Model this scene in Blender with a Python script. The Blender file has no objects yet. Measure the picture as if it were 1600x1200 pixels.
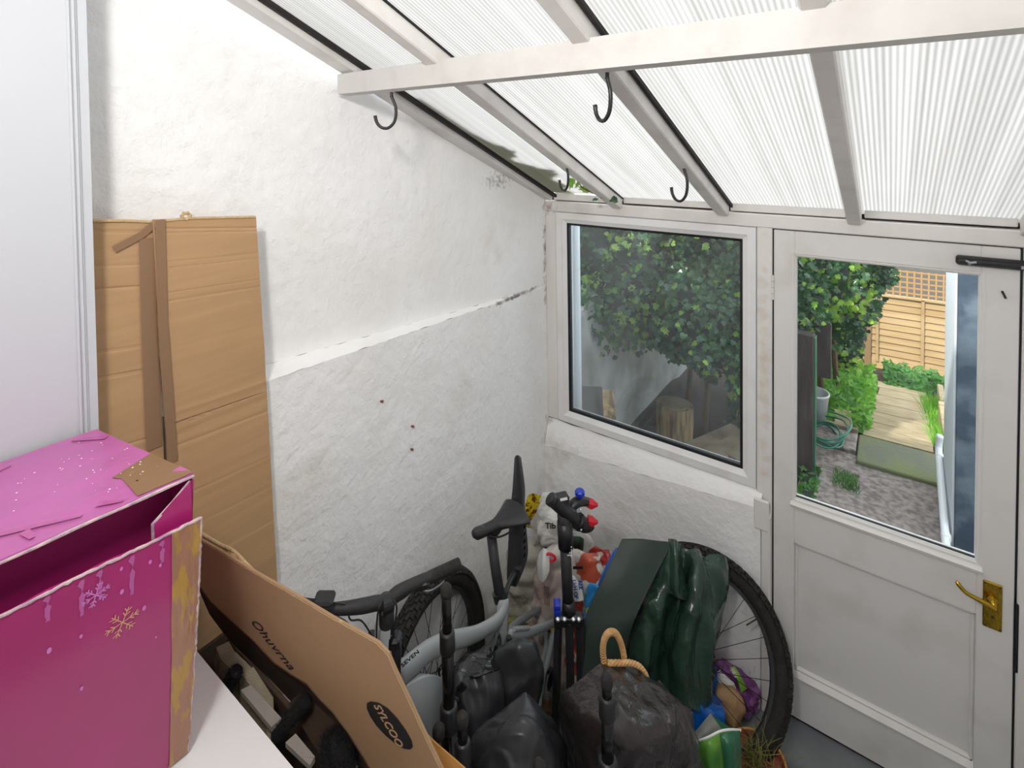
import bpy, math, random
from mathutils import Vector, Matrix, noise
rnd = random.Random(7)
V = Vector
sc = bpy.context.scene
col = sc.collection

# ------------------------------------------------------------------ camera, sky, sun, exposure
CAM = V((1.5302, -2.3926, 2.4615))
FOC, PX0, PY0 = 814.81, 800.0, 250.0
yaw, pit, rol = math.radians(36.2712), math.radians(2.0961), math.radians(-0.9647)
FW = V((-math.sin(yaw)*math.cos(pit), math.cos(yaw)*math.cos(pit), -math.sin(pit)))
R0 = V((math.cos(yaw), math.sin(yaw), 0)); U0 = R0.cross(FW)
RT = R0*math.cos(rol) + U0*math.sin(rol); UP = U0*math.cos(rol) - R0*math.sin(rol)
cd = bpy.data.cameras.new('camera'); cam = bpy.data.objects.new('camera', cd); col.objects.link(cam)
cam.matrix_world = Matrix(((RT.x, UP.x, -FW.x, CAM.x), (RT.y, UP.y, -FW.y, CAM.y), (RT.z, UP.z, -FW.z, CAM.z), (0, 0, 0, 1)))
cd.sensor_width = 36; cd.lens = FOC/1600*36; cd.shift_y = (PY0-600)/1600; cd.clip_start = 0.02; cd.clip_end = 200
sc.camera = cam

w = bpy.data.worlds.new('sky'); sc.world = w; w.use_nodes = True
bg = w.node_tree.nodes['Background']; bg.inputs[0].default_value = (0.93, 0.965, 1.0, 1); bg.inputs[1].default_value = 2.9
sd = bpy.data.lights.new('sun', 'SUN'); sd.energy = 5.5; sd.angle = math.radians(1.0); sd.color = (1.0, 0.95, 0.86)
sun = bpy.data.objects.new('sun', sd); col.objects.link(sun)
sun.rotation_euler = V((0.30, 0.70, -0.70)).to_track_quat('-Z', 'Y').to_euler()
sc.view_settings.view_transform = 'Standard'; sc.view_settings.look = 'None'
sc.view_settings.exposure = 0.08; sc.view_settings.gamma = 1; sc.view_settings.use_curve_mapping = False
sc.cycles.max_bounces = 14; sc.cycles.diffuse_bounces = 6; sc.cycles.transparent_max_bounces = 24
sc.cycles.use_denoising = True; sc.cycles.sample_clamp_indirect = 8

ld_ = bpy.data.lights.new('fill_light', 'AREA'); ld_.shape = 'DISK'; ld_.size = .24; ld_.energy = 24; ld_.color = (1.0, .97, .93)  # fill added behind the camera to brighten the interior
lo = bpy.data.objects.new('fill_light', ld_); col.objects.link(lo); lo.location = (1.15, -2.555, 2.96)
lo.rotation_euler = V((-.35, 1, -.45)).to_track_quat('-Z', 'Y').to_euler()

def at(px, py, d):
    return CAM + (FW + RT*((px-PX0)/FOC) - UP*((py-PY0)/FOC))*d

# ------------------------------------------------------------------ materials
def s2l(c):
    return tuple((x/12.92 if x <= .04045 else ((x+.055)/1.055)**2.4) for x in c)
def hexc(h):
    return s2l(tuple(int(h[i:i+2], 16)/255 for i in (0, 2, 4)))
MATS = {}
def mat(name, color, rough=.6, metal=0, bump=0, bscale=60, color2=None, cscale=8, cmix=(.4, .65), spec=.5, aniso=(1, 1, 1), coat=0, detail=4, bdist=.01, trans=0, sheen=0):
    m = bpy.data.materials.new(name); m.use_nodes = True; nt = m.node_tree; N = nt.nodes; L = nt.links
    b = N['Principled BSDF']
    c = hexc(color)
    b.inputs['Base Color'].default_value = (*c, 1); b.inputs['Roughness'].default_value = rough
    b.inputs['Metallic'].default_value = metal; b.inputs['Specular IOR Level'].default_value = spec
    if coat: b.inputs['Coat Weight'].default_value = coat; b.inputs['Coat Roughness'].default_value = .12
    tc = N.new('ShaderNodeTexCoord'); mp = N.new('ShaderNodeMapping'); mp.inputs['Scale'].default_value = aniso
    L.new(tc.outputs['Object'], mp.inputs[0])
    if color2:
        n = N.new('ShaderNodeTexNoise'); n.inputs['Scale'].default_value = cscale; n.inputs['Detail'].default_value = detail
        r = N.new('ShaderNodeValToRGB'); r.color_ramp.elements[0].position = cmix[0]; r.color_ramp.elements[1].position = cmix[1]
        r.color_ramp.elements[0].color = (*c, 1); r.color_ramp.elements[1].color = (*hexc(color2), 1)
        L.new(mp.outputs[0], n.inputs['Vector']); L.new(n.outputs['Fac'], r.inputs[0]); L.new(r.outputs[0], b.inputs['Base Color'])
    if bump:
        n = N.new('ShaderNodeTexNoise'); n.inputs['Scale'].default_value = bscale; n.inputs['Detail'].default_value = 5
        bp = N.new('ShaderNodeBump'); bp.inputs['Strength'].default_value = bump; bp.inputs['Distance'].default_value = bdist
        L.new(mp.outputs[0], n.inputs['Vector']); L.new(n.outputs['Fac'], bp.inputs['Height']); L.new(bp.outputs[0], b.inputs['Normal'])
    if trans:
        t = N.new('ShaderNodeBsdfTranslucent'); mx = N.new('ShaderNodeMixShader'); mx.inputs[0].default_value = trans
        src = b.inputs['Base Color'].links[0].from_socket if b.inputs['Base Color'].links else None
        if src: L.new(src, t.inputs[0])
        else: t.inputs[0].default_value = (*c, 1)
        out = N['Material Output']; L.new(b.outputs[0], mx.inputs[1]); L.new(t.outputs[0], mx.inputs[2]); L.new(mx.outputs[0], out.inputs[0])
    MATS[name] = m
    return m

def flakes(m, scale, lo, hi, dist):
    nt = m.node_tree; N = nt.nodes; L = nt.links; b = N['Principled BSDF']
    tc = N.new('ShaderNodeTexCoord'); n = N.new('ShaderNodeTexNoise'); n.inputs['Scale'].default_value = scale; n.inputs['Detail'].default_value = 9; n.inputs['Roughness'].default_value = .65
    L.new(tc.outputs['Object'], n.inputs['Vector'])
    r = N.new('ShaderNodeMapRange'); r.inputs['From Min'].default_value = lo; r.inputs['From Max'].default_value = hi; L.new(n.outputs['Fac'], r.inputs['Value'])
    bp = N.new('ShaderNodeBump'); bp.inputs['Strength'].default_value = .5; bp.inputs['Distance'].default_value = dist; L.new(r.outputs[0], bp.inputs['Height'])
    if b.inputs['Normal'].links: L.new(b.inputs['Normal'].links[0].from_socket, bp.inputs['Normal'])
    L.new(bp.outputs[0], b.inputs['Normal'])

def stain(m, spots):
    """Dirt marks with their own place and shape: (centre, radius xyz, hex colour, strength, noise scale)."""
    nt = m.node_tree; N = nt.nodes; L = nt.links; b = N['Principled BSDF']
    tc = N.new('ShaderNodeTexCoord')
    cur = b.inputs['Base Color'].links[0].from_socket if b.inputs['Base Color'].links else None
    for (c, r, h, s, ns) in spots:
        mp = N.new('ShaderNodeMapping'); mp.inputs['Location'].default_value = tuple(-c[i]/r[i] for i in range(3))
        mp.inputs['Scale'].default_value = tuple(1/r[i] for i in range(3)); L.new(tc.outputs['Object'], mp.inputs[0])
        ln = N.new('ShaderNodeVectorMath'); ln.operation = 'LENGTH'; L.new(mp.outputs[0], ln.inputs[0])
        nz = N.new('ShaderNodeTexNoise'); nz.inputs['Scale'].default_value = ns; nz.inputs['Detail'].default_value = 6; L.new(tc.outputs['Object'], nz.inputs['Vector'])
        a = N.new('ShaderNodeMath'); a.operation = 'MULTIPLY_ADD'; L.new(nz.outputs['Fac'], a.inputs[0]); a.inputs[1].default_value = 2.6; L.new(ln.outputs['Value'], a.inputs[2])
        mr = N.new('ShaderNodeMapRange'); mr.inputs['From Min'].default_value = 1.2; mr.inputs['From Max'].default_value = 1.9
        mr.inputs['To Min'].default_value = s; mr.inputs['To Max'].default_value = 0; L.new(a.outputs[0], mr.inputs['Value'])
        mx = N.new('ShaderNodeMix'); mx.data_type = 'RGBA'; L.new(mr.outputs[0], mx.inputs['Factor'])
        if cur: L.new(cur, mx.inputs['A'])
        else: mx.inputs['A'].default_value = b.inputs['Base Color'].default_value
        mx.inputs['B'].default_value = (*hexc(h), 1); cur = mx.outputs['Result']
    L.new(cur, b.inputs['Base Color'])

def glass_mat(name, tint, gloss=1.0, haze=0.0):
    m = bpy.data.materials.new(name); m.use_nodes = True; nt = m.node_tree; N = nt.nodes; L = nt.links
    N.remove(N['Principled BSDF']); out = N['Material Output']
    t = N.new('ShaderNodeBsdfTransparent'); t.inputs[0].default_value = (*tint, 1)
    g = N.new('ShaderNodeBsdfGlossy'); g.inputs['Roughness'].default_value = .03
    fr = N.new('ShaderNodeFresnel'); fr.inputs['IOR'].default_value = 1.5
    mu = N.new('ShaderNodeMath'); mu.operation = 'MULTIPLY'; mu.inputs[1].default_value = gloss; L.new(fr.outputs[0], mu.inputs[0])
    mx = N.new('ShaderNodeMixShader'); L.new(mu.outputs[0], mx.inputs[0]); L.new(t.outputs[0], mx.inputs[1]); L.new(g.outputs[0], mx.inputs[2])
    last = mx
    if haze:
        d = N.new('ShaderNodeBsdfDiffuse'); d.inputs[0].default_value = (.75, .8, .82, 1)
        nz = N.new('ShaderNodeTexNoise'); nz.inputs['Scale'].default_value = 3; nz.inputs['Detail'].default_value = 5
        tc = N.new('ShaderNodeTexCoord'); L.new(tc.outputs['Object'], nz.inputs['Vector'])
        m2 = N.new('ShaderNodeMath'); m2.operation = 'MULTIPLY'; m2.inputs[1].default_value = haze*2; L.new(nz.outputs['Fac'], m2.inputs[0])
        mh = N.new('ShaderNodeMixShader'); L.new(m2.outputs[0], mh.inputs[0]); L.new(mx.outputs[0], mh.inputs[1]); L.new(d.outputs[0], mh.inputs[2]); last = mh
    L.new(last.outputs[0], out.inputs[0]); MATS[name] = m
    return m

def poly_mat():
    m = bpy.data.materials.new('polycarbonate'); m.use_nodes = True; nt = m.node_tree; N = nt.nodes; L = nt.links
    N.remove(N['Principled BSDF']); out = N['Material Output']
    tc = N.new('ShaderNodeTexCoord'); sx = N.new('ShaderNodeSeparateXYZ'); L.new(tc.outputs['Object'], sx.inputs[0])
    mu = N.new('ShaderNodeMath'); mu.operation = 'MULTIPLY'; mu.inputs[1].default_value = 2*math.pi/.0125; L.new(sx.outputs[0], mu.inputs[0])
    si = N.new('ShaderNodeMath'); si.operation = 'SINE'; L.new(mu.outputs[0], si.inputs[0])
    nz = N.new('ShaderNodeTexNoise'); nz.inputs['Scale'].default_value = 1; nz.inputs['Detail'].default_value = 6
    mp = N.new('ShaderNodeMapping'); mp.inputs['Scale'].default_value = (38, .5, .5); L.new(tc.outputs['Object'], mp.inputs[0]); L.new(mp.outputs[0], nz.inputs['Vector'])
    ad = N.new('ShaderNodeMath'); ad.operation = 'MULTIPLY_ADD'; L.new(nz.outputs['Fac'], ad.inputs[0]); ad.inputs[1].default_value = 2.2; L.new(si.outputs[0], ad.inputs[2])
    r = N.new('ShaderNodeValToRGB'); r.color_ramp.elements[0].position = .0; r.color_ramp.elements[1].position = 1.0
    r.color_ramp.elements[0].color = (.48, .467, .45, 1); r.color_ramp.elements[1].color = (.74, .73, .715, 1)
    sh = N.new('ShaderNodeMapRange'); sh.inputs['From Min'].default_value = -.2; sh.inputs['From Max'].default_value = 2.3; L.new(ad.outputs[0], sh.inputs['Value']); L.new(sh.outputs[0], r.inputs[0])
    tr = N.new('ShaderNodeBsdfTransparent'); tl = N.new('ShaderNodeBsdfTranslucent')
    L.new(r.outputs[0], tr.inputs[0]); L.new(r.outputs[0], tl.inputs[0])
    mx = N.new('ShaderNodeMixShader'); mx.inputs[0].default_value = .8; L.new(tr.outputs[0], mx.inputs[1]); L.new(tl.outputs[0], mx.inputs[2])
    L.new(mx.outputs[0], out.inputs[0]); MATS['polycarbonate'] = m
    return m

mat('plaster', 'F7F7F7', .85, bump=.5, bscale=24, color2='F1EFEC', cscale=2.2, cmix=(.5, .75), bdist=.012)
mat('plaster_garden', 'B9B9B4', .9, bump=.4, bscale=14, color2='8E8E86', cscale=3)
mat('wood_white', 'E6E3E0', .55, bump=.25, bscale=40, color2='D5D0CA', cscale=5, cmix=(.45, .8), aniso=(1, 1, .25), bdist=.004)
mat('wood_white_rafter', 'DFDCD9', .55, bump=.25, bscale=40, color2='C9C4BE', cscale=7, cmix=(.5, .8), bdist=.004)
mat('beam_white', 'CBC8C5', .55, bump=.25, bscale=40, color2='BBB6B1', cscale=7, cmix=(.5, .8), bdist=.004)
mat('door_white', 'E3E1DF', .45, bump=.12, bscale=30, color2='D2CFCA', cscale=4.5, cmix=(.5, .8), bdist=.004)
mat('upvc', 'ECECEC', .3, color2='DDDBD8', cscale=6, cmix=(.5, .85))
mat('door_paint_grey', 'C6C9CE', .4, bump=.06, bscale=12)
mat('gasket', '14181C', .5)
mat('black_rubber_seal', '1A1614', .7, bump=.4, bscale=50)
mat('floor_grey', '6F7377', .55, bump=.15, bscale=40, color2='7F8386', cscale=5)
mat('cardboard', 'B39069', .8, bump=.05, bscale=3, color2='BA966E', cscale=2, aniso=(1, 1, 22))
mat('cardboard_dark', 'A0805E', .8, bump=.05, bscale=4, color2='A88664', cscale=3)
mat('cardboard_lit', 'D9A35C', .8, trans=.4)  # orange put into the colour for light glowing through the card
mat('card_edge', 'C9AE86', .9, bump=.6, bscale=120)
mat('card_edge_dark', '5E4630', .9)
mat('tape_brown', '8C6E52', .3, bump=.12, bscale=10)
mat('tape_box', 'A0745C', .2, bump=.5, bscale=14, color2='B08A44', cscale=16, cmix=(.52, .58), aniso=(1, 3, .8))
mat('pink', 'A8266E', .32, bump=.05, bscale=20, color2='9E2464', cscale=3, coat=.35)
mat('pink_top_lit', 'BE68A8', .38, bump=.05, bscale=20, color2='B860A0', cscale=4, coat=.3)  # the box's pink, lightened for light from above on its top
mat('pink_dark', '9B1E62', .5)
mat('pink_edge', 'CDB9B6', .8, bump=.8, bscale=60, color2='A890A0', cscale=30)
mat('clear_tape', 'B8609C', .12)
mat('flake_gold', 'D9A87E', .5); mat('flake_lilac', 'CE7CC4', .5); mat('white_chip', 'F0E6EE', .8)
mat('cabinet_white', 'E9EAEC', .3, bump=.03, bscale=12)
mat('black_plastic', '232325', .38, bump=.1, bscale=60)
mat('black_matte', '2C2C2F', .6, bump=.2, bscale=80)
mat('black_gloss', '121214', .18)
mat('saddle_black', '2A2A2C', .42, bump=.1, bscale=120)
mat('rubber', '1F1D1C', .8, bump=.5, bscale=60, color2='2B2826', cscale=30)
mat('bike_grey', '969B9D', .35, coat=.3)
mat('bike_grey_dark', '6E7274', .4, coat=.2)
mat('steel', 'B9BCC0', .3, metal=1); mat('spoke', '2A2A2C', .35, metal=.7)
mat('rotor', '3B3836', .35, metal=.8)
mat('blue_knob', '1635B8', .3, coat=.3); mat('red_pad', 'C81E34', .4)
mat('brass', 'C9A53A', .25, metal=1, bump=.15, bscale=60, color2='A8862C', cscale=25)
mat('brass_dark', '3A2E14', .6)
mat('bin_bag', '302A2A', .22, bump=.5, bscale=14, bdist=.02, spec=.6)
mat('pannier', '2A2B2E', .34, bump=.15, bscale=9, spec=.5)
mat('pannier_gloss', '17181A', .16, bump=.4, bscale=7, spec=.7)
mat('webbing', '3A3A3C', .8, bump=.5, bscale=200)
mat('tarp', '304A3E', .19, bump=.35, bscale=16, color2='20332B', cscale=5, bdist=.02, spec=.6)
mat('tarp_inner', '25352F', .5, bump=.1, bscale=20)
mat('blue_bag', '0F5DB4', .3, bump=.3, bscale=14, color2='0B4FA0', cscale=8)
mat('rattan', 'C99A63', .65, bump=.5, bscale=90, color2='D8AE78', cscale=30)
mat('woven_white', 'CFCBC0', .5, bump=.5, bscale=16, color2='BDB8AC', cscale=5, aniso=(1, 1, 2.2), bdist=.02)
mat('white_plastic', 'D5D4D0', .35, bump=.5, bscale=14, color2='BFC2C0', cscale=8, bdist=.015)
mat('yellow_print', 'D9C21E', .35, color2='7A3A18', cscale=60, cmix=(.5, .55))
mat('green_print', '1F7A46', .35)
mat('maroon', '231518', .35, bump=.4, bscale=12)
mat('picture_print', '21453C', .35, color2='14201A', cscale=30)
mat('red_print', 'D4CFCB', .32, bump=.4, bscale=12, color2='B9553F', cscale=13, cmix=(.47, .50), detail=2)
mat('red_print_two', 'CBC4C0', .32, bump=.4, bscale=12, color2='A8362F', cscale=13, cmix=(.48, .51), detail=2)
mat('grey_red_print', 'B9B2AE', .32, bump=.4, bscale=14, color2='A08880', cscale=9)
mat('blue_print', '2E86C8', .32, color2='C8D060', cscale=22, cmix=(.55, .58))
mat('brown_paper', 'A5835E', .75, bump=.5, bscale=14, bdist=.02)
mat('purple_print', '6E3A72', .35, bump=.3, bscale=14, color2='93609A', cscale=22, cmix=(.52, .6))
mat('lime', '8CC63E', .4); mat('white_ink', 'F2F2F2', .6); mat('black_ink', '1A1A1C', .6); mat('blue_ink', '2A4A9A', .6)
mat('green_bag', '4C8A3A', .3, bump=.3, bscale=12, color2='7FB84A', cscale=7)
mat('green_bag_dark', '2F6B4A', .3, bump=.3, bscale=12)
mat('grey_film', '8C8B86', .3, bump=.3, bscale=12)
mat('pot', '8C4A3A', .5, color2='7A3C30', cscale=10); mat('pot_rim', 'C98F45', .5)
mat('soil', '40332B', .95, bump=1, bscale=50, color2='2C231E', cscale=20)
mat('dry_grass', '8A8A4A', .8, color2='6E6A34', cscale=30)
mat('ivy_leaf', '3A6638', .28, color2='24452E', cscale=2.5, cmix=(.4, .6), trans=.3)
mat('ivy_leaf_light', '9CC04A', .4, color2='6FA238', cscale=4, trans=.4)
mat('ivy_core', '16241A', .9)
mat('stem', '5A4632', .8)
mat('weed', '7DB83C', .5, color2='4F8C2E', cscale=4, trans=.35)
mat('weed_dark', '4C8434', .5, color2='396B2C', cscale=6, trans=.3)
mat('yard', '948A86', .9, bump=.8, bscale=60, color2='6A615D', cscale=26, cmix=(.38, .62), detail=10)
mat('slab_moss', '66685A', .9, bump=.5, bscale=30, color2='6C744C', cscale=4)
mat('slab_path', 'A89878', .9, bump=.6, bscale=20, color2='857458', cscale=7, aniso=(1, 5, 1), detail=8)
mat('fence_wood', 'A98F68', .75, bump=.3, bscale=12, color2='9A7E56', cscale=3, aniso=(.3, 1, 3))
mat('fence_base', 'B09468', .8); mat('trellis', 'A8804E', .75); mat('fence_post', '7E6446', .8)
mat('dark_timber', '4A4340', .8, bump=.5, bscale=30, aniso=(3, 3, .5), color2='35302E', cscale=6)
mat('slate_tone', '56636E', .7, bump=.5, bscale=18, color2='2C3C4C', cscale=6, cmix=(.4, .6))
mat('white_render', 'DCE2EA', .7); mat('pipe_white', 'DADDE0', .3)
mat('bucket', 'B9BDBF', .35); mat('hose', '1F6E58', .35)
mat('log', 'A08860', .85, bump=.9, bscale=9, aniso=(4, 4, .6), color2='5E4A30', cscale=8, bdist=.02)
mat('plank_old', '94846C', .85, bump=.5, bscale=12, color2='6E5E4A', cscale=6)
mat('board_dark', '555250', .8)
mat('pages', 'C9BDA5', .9, color2='B5A88E', cscale=90, aniso=(1, 1, 14), cmix=(.45, .55))
mat('book_cover', '6B5A48', .6); mat('bristle', '121113', .9, bump=.8, bscale=120)
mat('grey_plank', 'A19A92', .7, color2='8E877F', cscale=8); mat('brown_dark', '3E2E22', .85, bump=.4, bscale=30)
mat('brick_far', '5E5A56', .9, bump=.3, bscale=20)
mat('nail', '8A5A3A', .6, metal=.4)
glass_mat('pane_glass', (.88, .92, .94), .9, .065); glass_mat('door_glass', (.95, .97, .97), .5, .008)
poly_mat()
flakes(MATS['plaster'], 17, .50, .56, .0012)
stain(MATS['plaster'], [((0, -.42, 2.27), (.06, .16, .07), '4A443E', .6, 55), ((0, -.3, 1.68), (.08, .32, .018), '5A4A38', .85, 30),
      ((0, 0, .80), (.05, .05, .24), '6E5F4A', .75, 14), ((0, 0, .6), (.3, .22, .4), 'B8AA94', .55, 9), ((0, -.02, 1.9), (.025, .03, .6), '6A5844', .7, 26), 
      ((0, -.45, 1.98), (.1, .25, .2), 'DDD3C4', .35, 9), ((0, -1.45, 1.35), (.1, .2, .16), 'DCD2C2', .4, 8), ((0, -.75, 1.35), (.1, .3, .14), 'DED6CA', .35, 8), ((.5, -.04, .3), (.6, .1, .4), 'C4B8A6', .5, 7)])
stain(MATS['door_white'], [((1.35, 0, .45), (.28, .1, .2), 'B3ADA2', .45, 14), ((1.6, 0, .38), (.25, .1, .2), 'B9B2A6', .4, 11), ((1.3, 0, .08), (.25, .1, .1), 'A8A094', .5, 16), ((1.86, 0, .8), (.05, .1, .25), 'A89E8C', .4, 20)])
stain(MATS['wood_white'], [((.03, 0, 2.1), (.08, .1, .06), '6A4A34', .6, 30), ((1.09, 0, 1.5), (.05, .1, .8), 'B9A894', .35, 22), ((0, -1.28, 2.6), (.03, .06, .06), '8A6A40', .7, 22)])

# ------------------------------------------------------------------ mesh helpers
ORG = {}
class MB:
    def __init__(s): s.v = []; s.f = []; s.m = []; s.mi = 0
    def add(s, vs, fs):
        o = len(s.v); s.v += [V(p) for p in vs]; s.f += [tuple(i+o for i in f) for f in fs]; s.m += [s.mi]*len(fs)
    def box(s, a, b, M=None, bev=0):
        x0, y0, z0 = (min(a[i], b[i]) for i in range(3)); x1, y1, z1 = (max(a[i], b[i]) for i in range(3))
        if bev:
            e = min(bev, (x1-x0)/2.01, (y1-y0)/2.01, (z1-z0)/2.01); P = []; idx = {}
            for X in (0, 1):
                for Y in (0, 1):
                    for Z in (0, 1):
                        c = [(x0, x1)[X], (y0, y1)[Y], (z0, z1)[Z]]; sg = [(1, -1)[X], (1, -1)[Y], (1, -1)[Z]]
                        for ax in range(3):
                            q = [c[i] + (sg[i]*e if i != ax else 0) for i in range(3)]; idx[(X, Y, Z, ax)] = len(P); P.append(V(q))
            F = []
            g = lambda X, Y, Z, a: idx[(X, Y, Z, a)]
            for ax in range(3):
                o1, o2 = [i for i in range(3) if i != ax]
                for s_ in (0, 1):
                    q = []
                    for (u, v) in ((0, 0), (1, 0), (1, 1), (0, 1)):
                        k = [0, 0, 0]; k[ax] = s_; k[o1] = u; k[o2] = v; q.append(g(*k, ax))
                    F.append(q)
                for u in (0, 1):
                    for v in (0, 1):
                        k = [0, 0, 0]; k[o1] = u; k[o2] = v; k0 = k[:]; k1 = k[:]; k1[ax] = 1
                        F.append([g(*k0, o1), g(*k1, o1), g(*k1, o2), g(*k0, o2)])
            for X in (0, 1):
                for Y in (0, 1):
                    for Z in (0, 1): F.append([g(X, Y, Z, 0), g(X, Y, Z, 1), g(X, Y, Z, 2)])
        else:
            P = [V(p) for p in ((x0, y0, z0), (x1, y0, z0), (x1, y1, z0), (x0, y1, z0), (x0, y0, z1), (x1, y0, z1), (x1, y1, z1), (x0, y1, z1))]
            F = [(0, 3, 2, 1), (4, 5, 6, 7), (0, 1, 5, 4), (1, 2, 6, 5), (2, 3, 7, 6), (3, 0, 4, 7)]
        if M: P = [M @ p for p in P]
        s.add(P, F); return s
    def hexa(s, q, off):
        """slab from four corners q and an offset vector"""
        q = [V(p) for p in q]; o = V(off); s.add(q + [p+o for p in q], [(0, 1, 2, 3), (7, 6, 5, 4), (0, 4, 5, 1), (1, 5, 6, 2), (2, 6, 7, 3), (3, 7, 4, 0)]); return s
    def tube(s, pts, r, n=10, cap=True, sub=1, closed=False, sq=None):
        pts = [V(p) for p in pts]; rs = list(r) if isinstance(r, (list, tuple)) else [r]*len(pts)
        if sub > 1:
            P, Rr = [], []; L = len(pts)
            rng = L if closed else L-1
            for i in range(rng):
                g = (lambda k: pts[k % L]) if closed else (lambda k: pts[max(0, min(L-1, k))])
                for j in range(sub):
                    t = j/sub; P.append(crom(g(i-1), g(i), g(i+1), g(i+2), t)); Rr.append(rs[i]*(1-t)+rs[(i+1) % L]*t)
            if not closed: P.append(pts[-1]); Rr.append(rs[-1])
            pts, rs = P, Rr
        L = len(pts); T = []
        for i in range(L):
            a = pts[(i-1) % L] if closed or i else pts[0]; b = pts[(i+1) % L] if closed or i < L-1 else pts[-1]
            T.append((b-a).normalized())
        up = V((0, 0, 1)) if abs(T[0].z) < .9 else V((1, 0, 0))
        u = T[0].cross(up).normalized(); vs = []
        for i in range(L):
            u = (u - T[i]*u.dot(T[i])).normalized(); w_ = T[i].cross(u)
            for k in range(n):
                a = 2*math.pi*(k+.5)/n; e = (1, 1) if not sq else sq
                vs.append(pts[i] + u*(math.cos(a)*rs[i]*e[0]) + w_*(math.sin(a)*rs[i]*e[1]))
        fs = []
        for i in range(L if closed else L-1):
            for k in range(n):
                j = (i+1) % L; fs.append((i*n+k, i*n+(k+1) % n, j*n+(k+1) % n, j*n+k))
        if cap and not closed:
            fs.append(tuple(range(n))[::-1]); fs.append(tuple((L-1)*n+k for k in range(n)))
        s.add(vs, fs); return s
    def lathe(s, prof, c, axis=(0, 0, 1), n=24, ux=None):
        ax = V(axis).normalized(); u = (V((1, 0, 0)) if abs(ax.x) < .9 else V((0, 1, 0))); u = (u-ax*u.dot(ax)).normalized(); w_ = ax.cross(u); c = V(c)
        vs = []
        for (r, h) in prof:
            for k in range(n):
                a = 2*math.pi*k/n; vs.append(c+ax*h+u*(r*math.cos(a))+w_*(r*math.sin(a)))
        fs = [(i*n+k, i*n+(k+1) % n, (i+1)*n+(k+1) % n, (i+1)*n+k) for i in range(len(prof)-1) for k in range(n)]
        fs.append(tuple(range(n))[::-1]); fs.append(tuple((len(prof)-1)*n+k for k in range(n)))
        s.add(vs, fs); return s
    def grid(s, fn, nu, nv, thick=0, closed_u=False, cap=False):
        P = [[V(fn(i/(nu-1) if not closed_u else i/nu, j/(nv-1))) for i in range(nu)] for j in range(nv)]
        vs = [p for row in P for p in row]; fs = []
        cu = nu if closed_u else nu-1
        for j in range(nv-1):
            for i in range(cu): fs.append((j*nu+i, j*nu+(i+1) % nu, (j+1)*nu+(i+1) % nu, (j+1)*nu+i))
        if thick:
            nr = []
            for j in range(nv):
                for i in range(nu):
                    a = P[j][min(i+1, nu-1)]-P[j][max(i-1, 0)]; b = P[min(j+1, nv-1)][i]-P[max(j-1, 0)][i]
                    nn = a.cross(b); nr.append(nn.normalized() if nn.length > 1e-9 else V((0, 0, 1)))
            N0 = len(vs); vs += [vs[k]-nr[k]*thick for k in range(N0)]
            fs2 = [tuple(N0+i for i in f[::-1]) for f in fs]
            rim = []
            for i in range(nu-1): rim += [(i+1, i, N0+i, N0+i+1), ((nv-1)*nu+i, (nv-1)*nu+i+1, N0+(nv-1)*nu+i+1, N0+(nv-1)*nu+i)]
            for j in range(nv-1): rim += [(j*nu, (j+1)*nu, N0+(j+1)*nu, N0+j*nu), ((j+1)*nu+nu-1, j*nu+nu-1, N0+j*nu+nu-1, N0+(j+1)*nu+nu-1)]
            fs = fs+fs2+rim
        if cap and closed_u:
            fs.append(tuple(range(nu))[::-1]); fs.append(tuple((nv-1)*nu+i for i in range(nu)))
        s.add(vs, fs); return s
    def build(s, name, m, parent=None, smooth=False, label=None, cat=None, group=None, kind=None, origin=None, auto=None):
        me = bpy.data.meshes.new(name)
        if parent is not None: o = ORG[parent.name]
        elif origin is not None: o = V(origin)
        else:
            xs = [p.x for p in s.v]; ys = [p.y for p in s.v]; zs = [p.z for p in s.v]
            o = V(((min(xs)+max(xs))/2, (min(ys)+max(ys))/2, min(zs)))
        if kind == 'structure' and parent is None: o = V((0, 0, 0))
        me.from_pydata([p-o for p in s.v], [], s.f); me.update()
        for mm in (m if isinstance(m, (list, tuple)) else [m]): me.materials.append(MATS[mm])
        if any(s.m): me.polygons.foreach_set('material_index', s.m)
        if smooth or auto:
            me.polygons.foreach_set('use_smooth', [True]*len(me.polygons))
            if auto:
                try: me.set_sharp_from_angle(angle=math.radians(auto))
                except Exception: pass
        ob = bpy.data.objects.new(name, me); col.objects.link(ob)
        if parent is not None: ob.parent = parent
        else: ob.location = o
        ORG[ob.name] = o
        tag(ob, label, cat, group, kind); return ob

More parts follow.
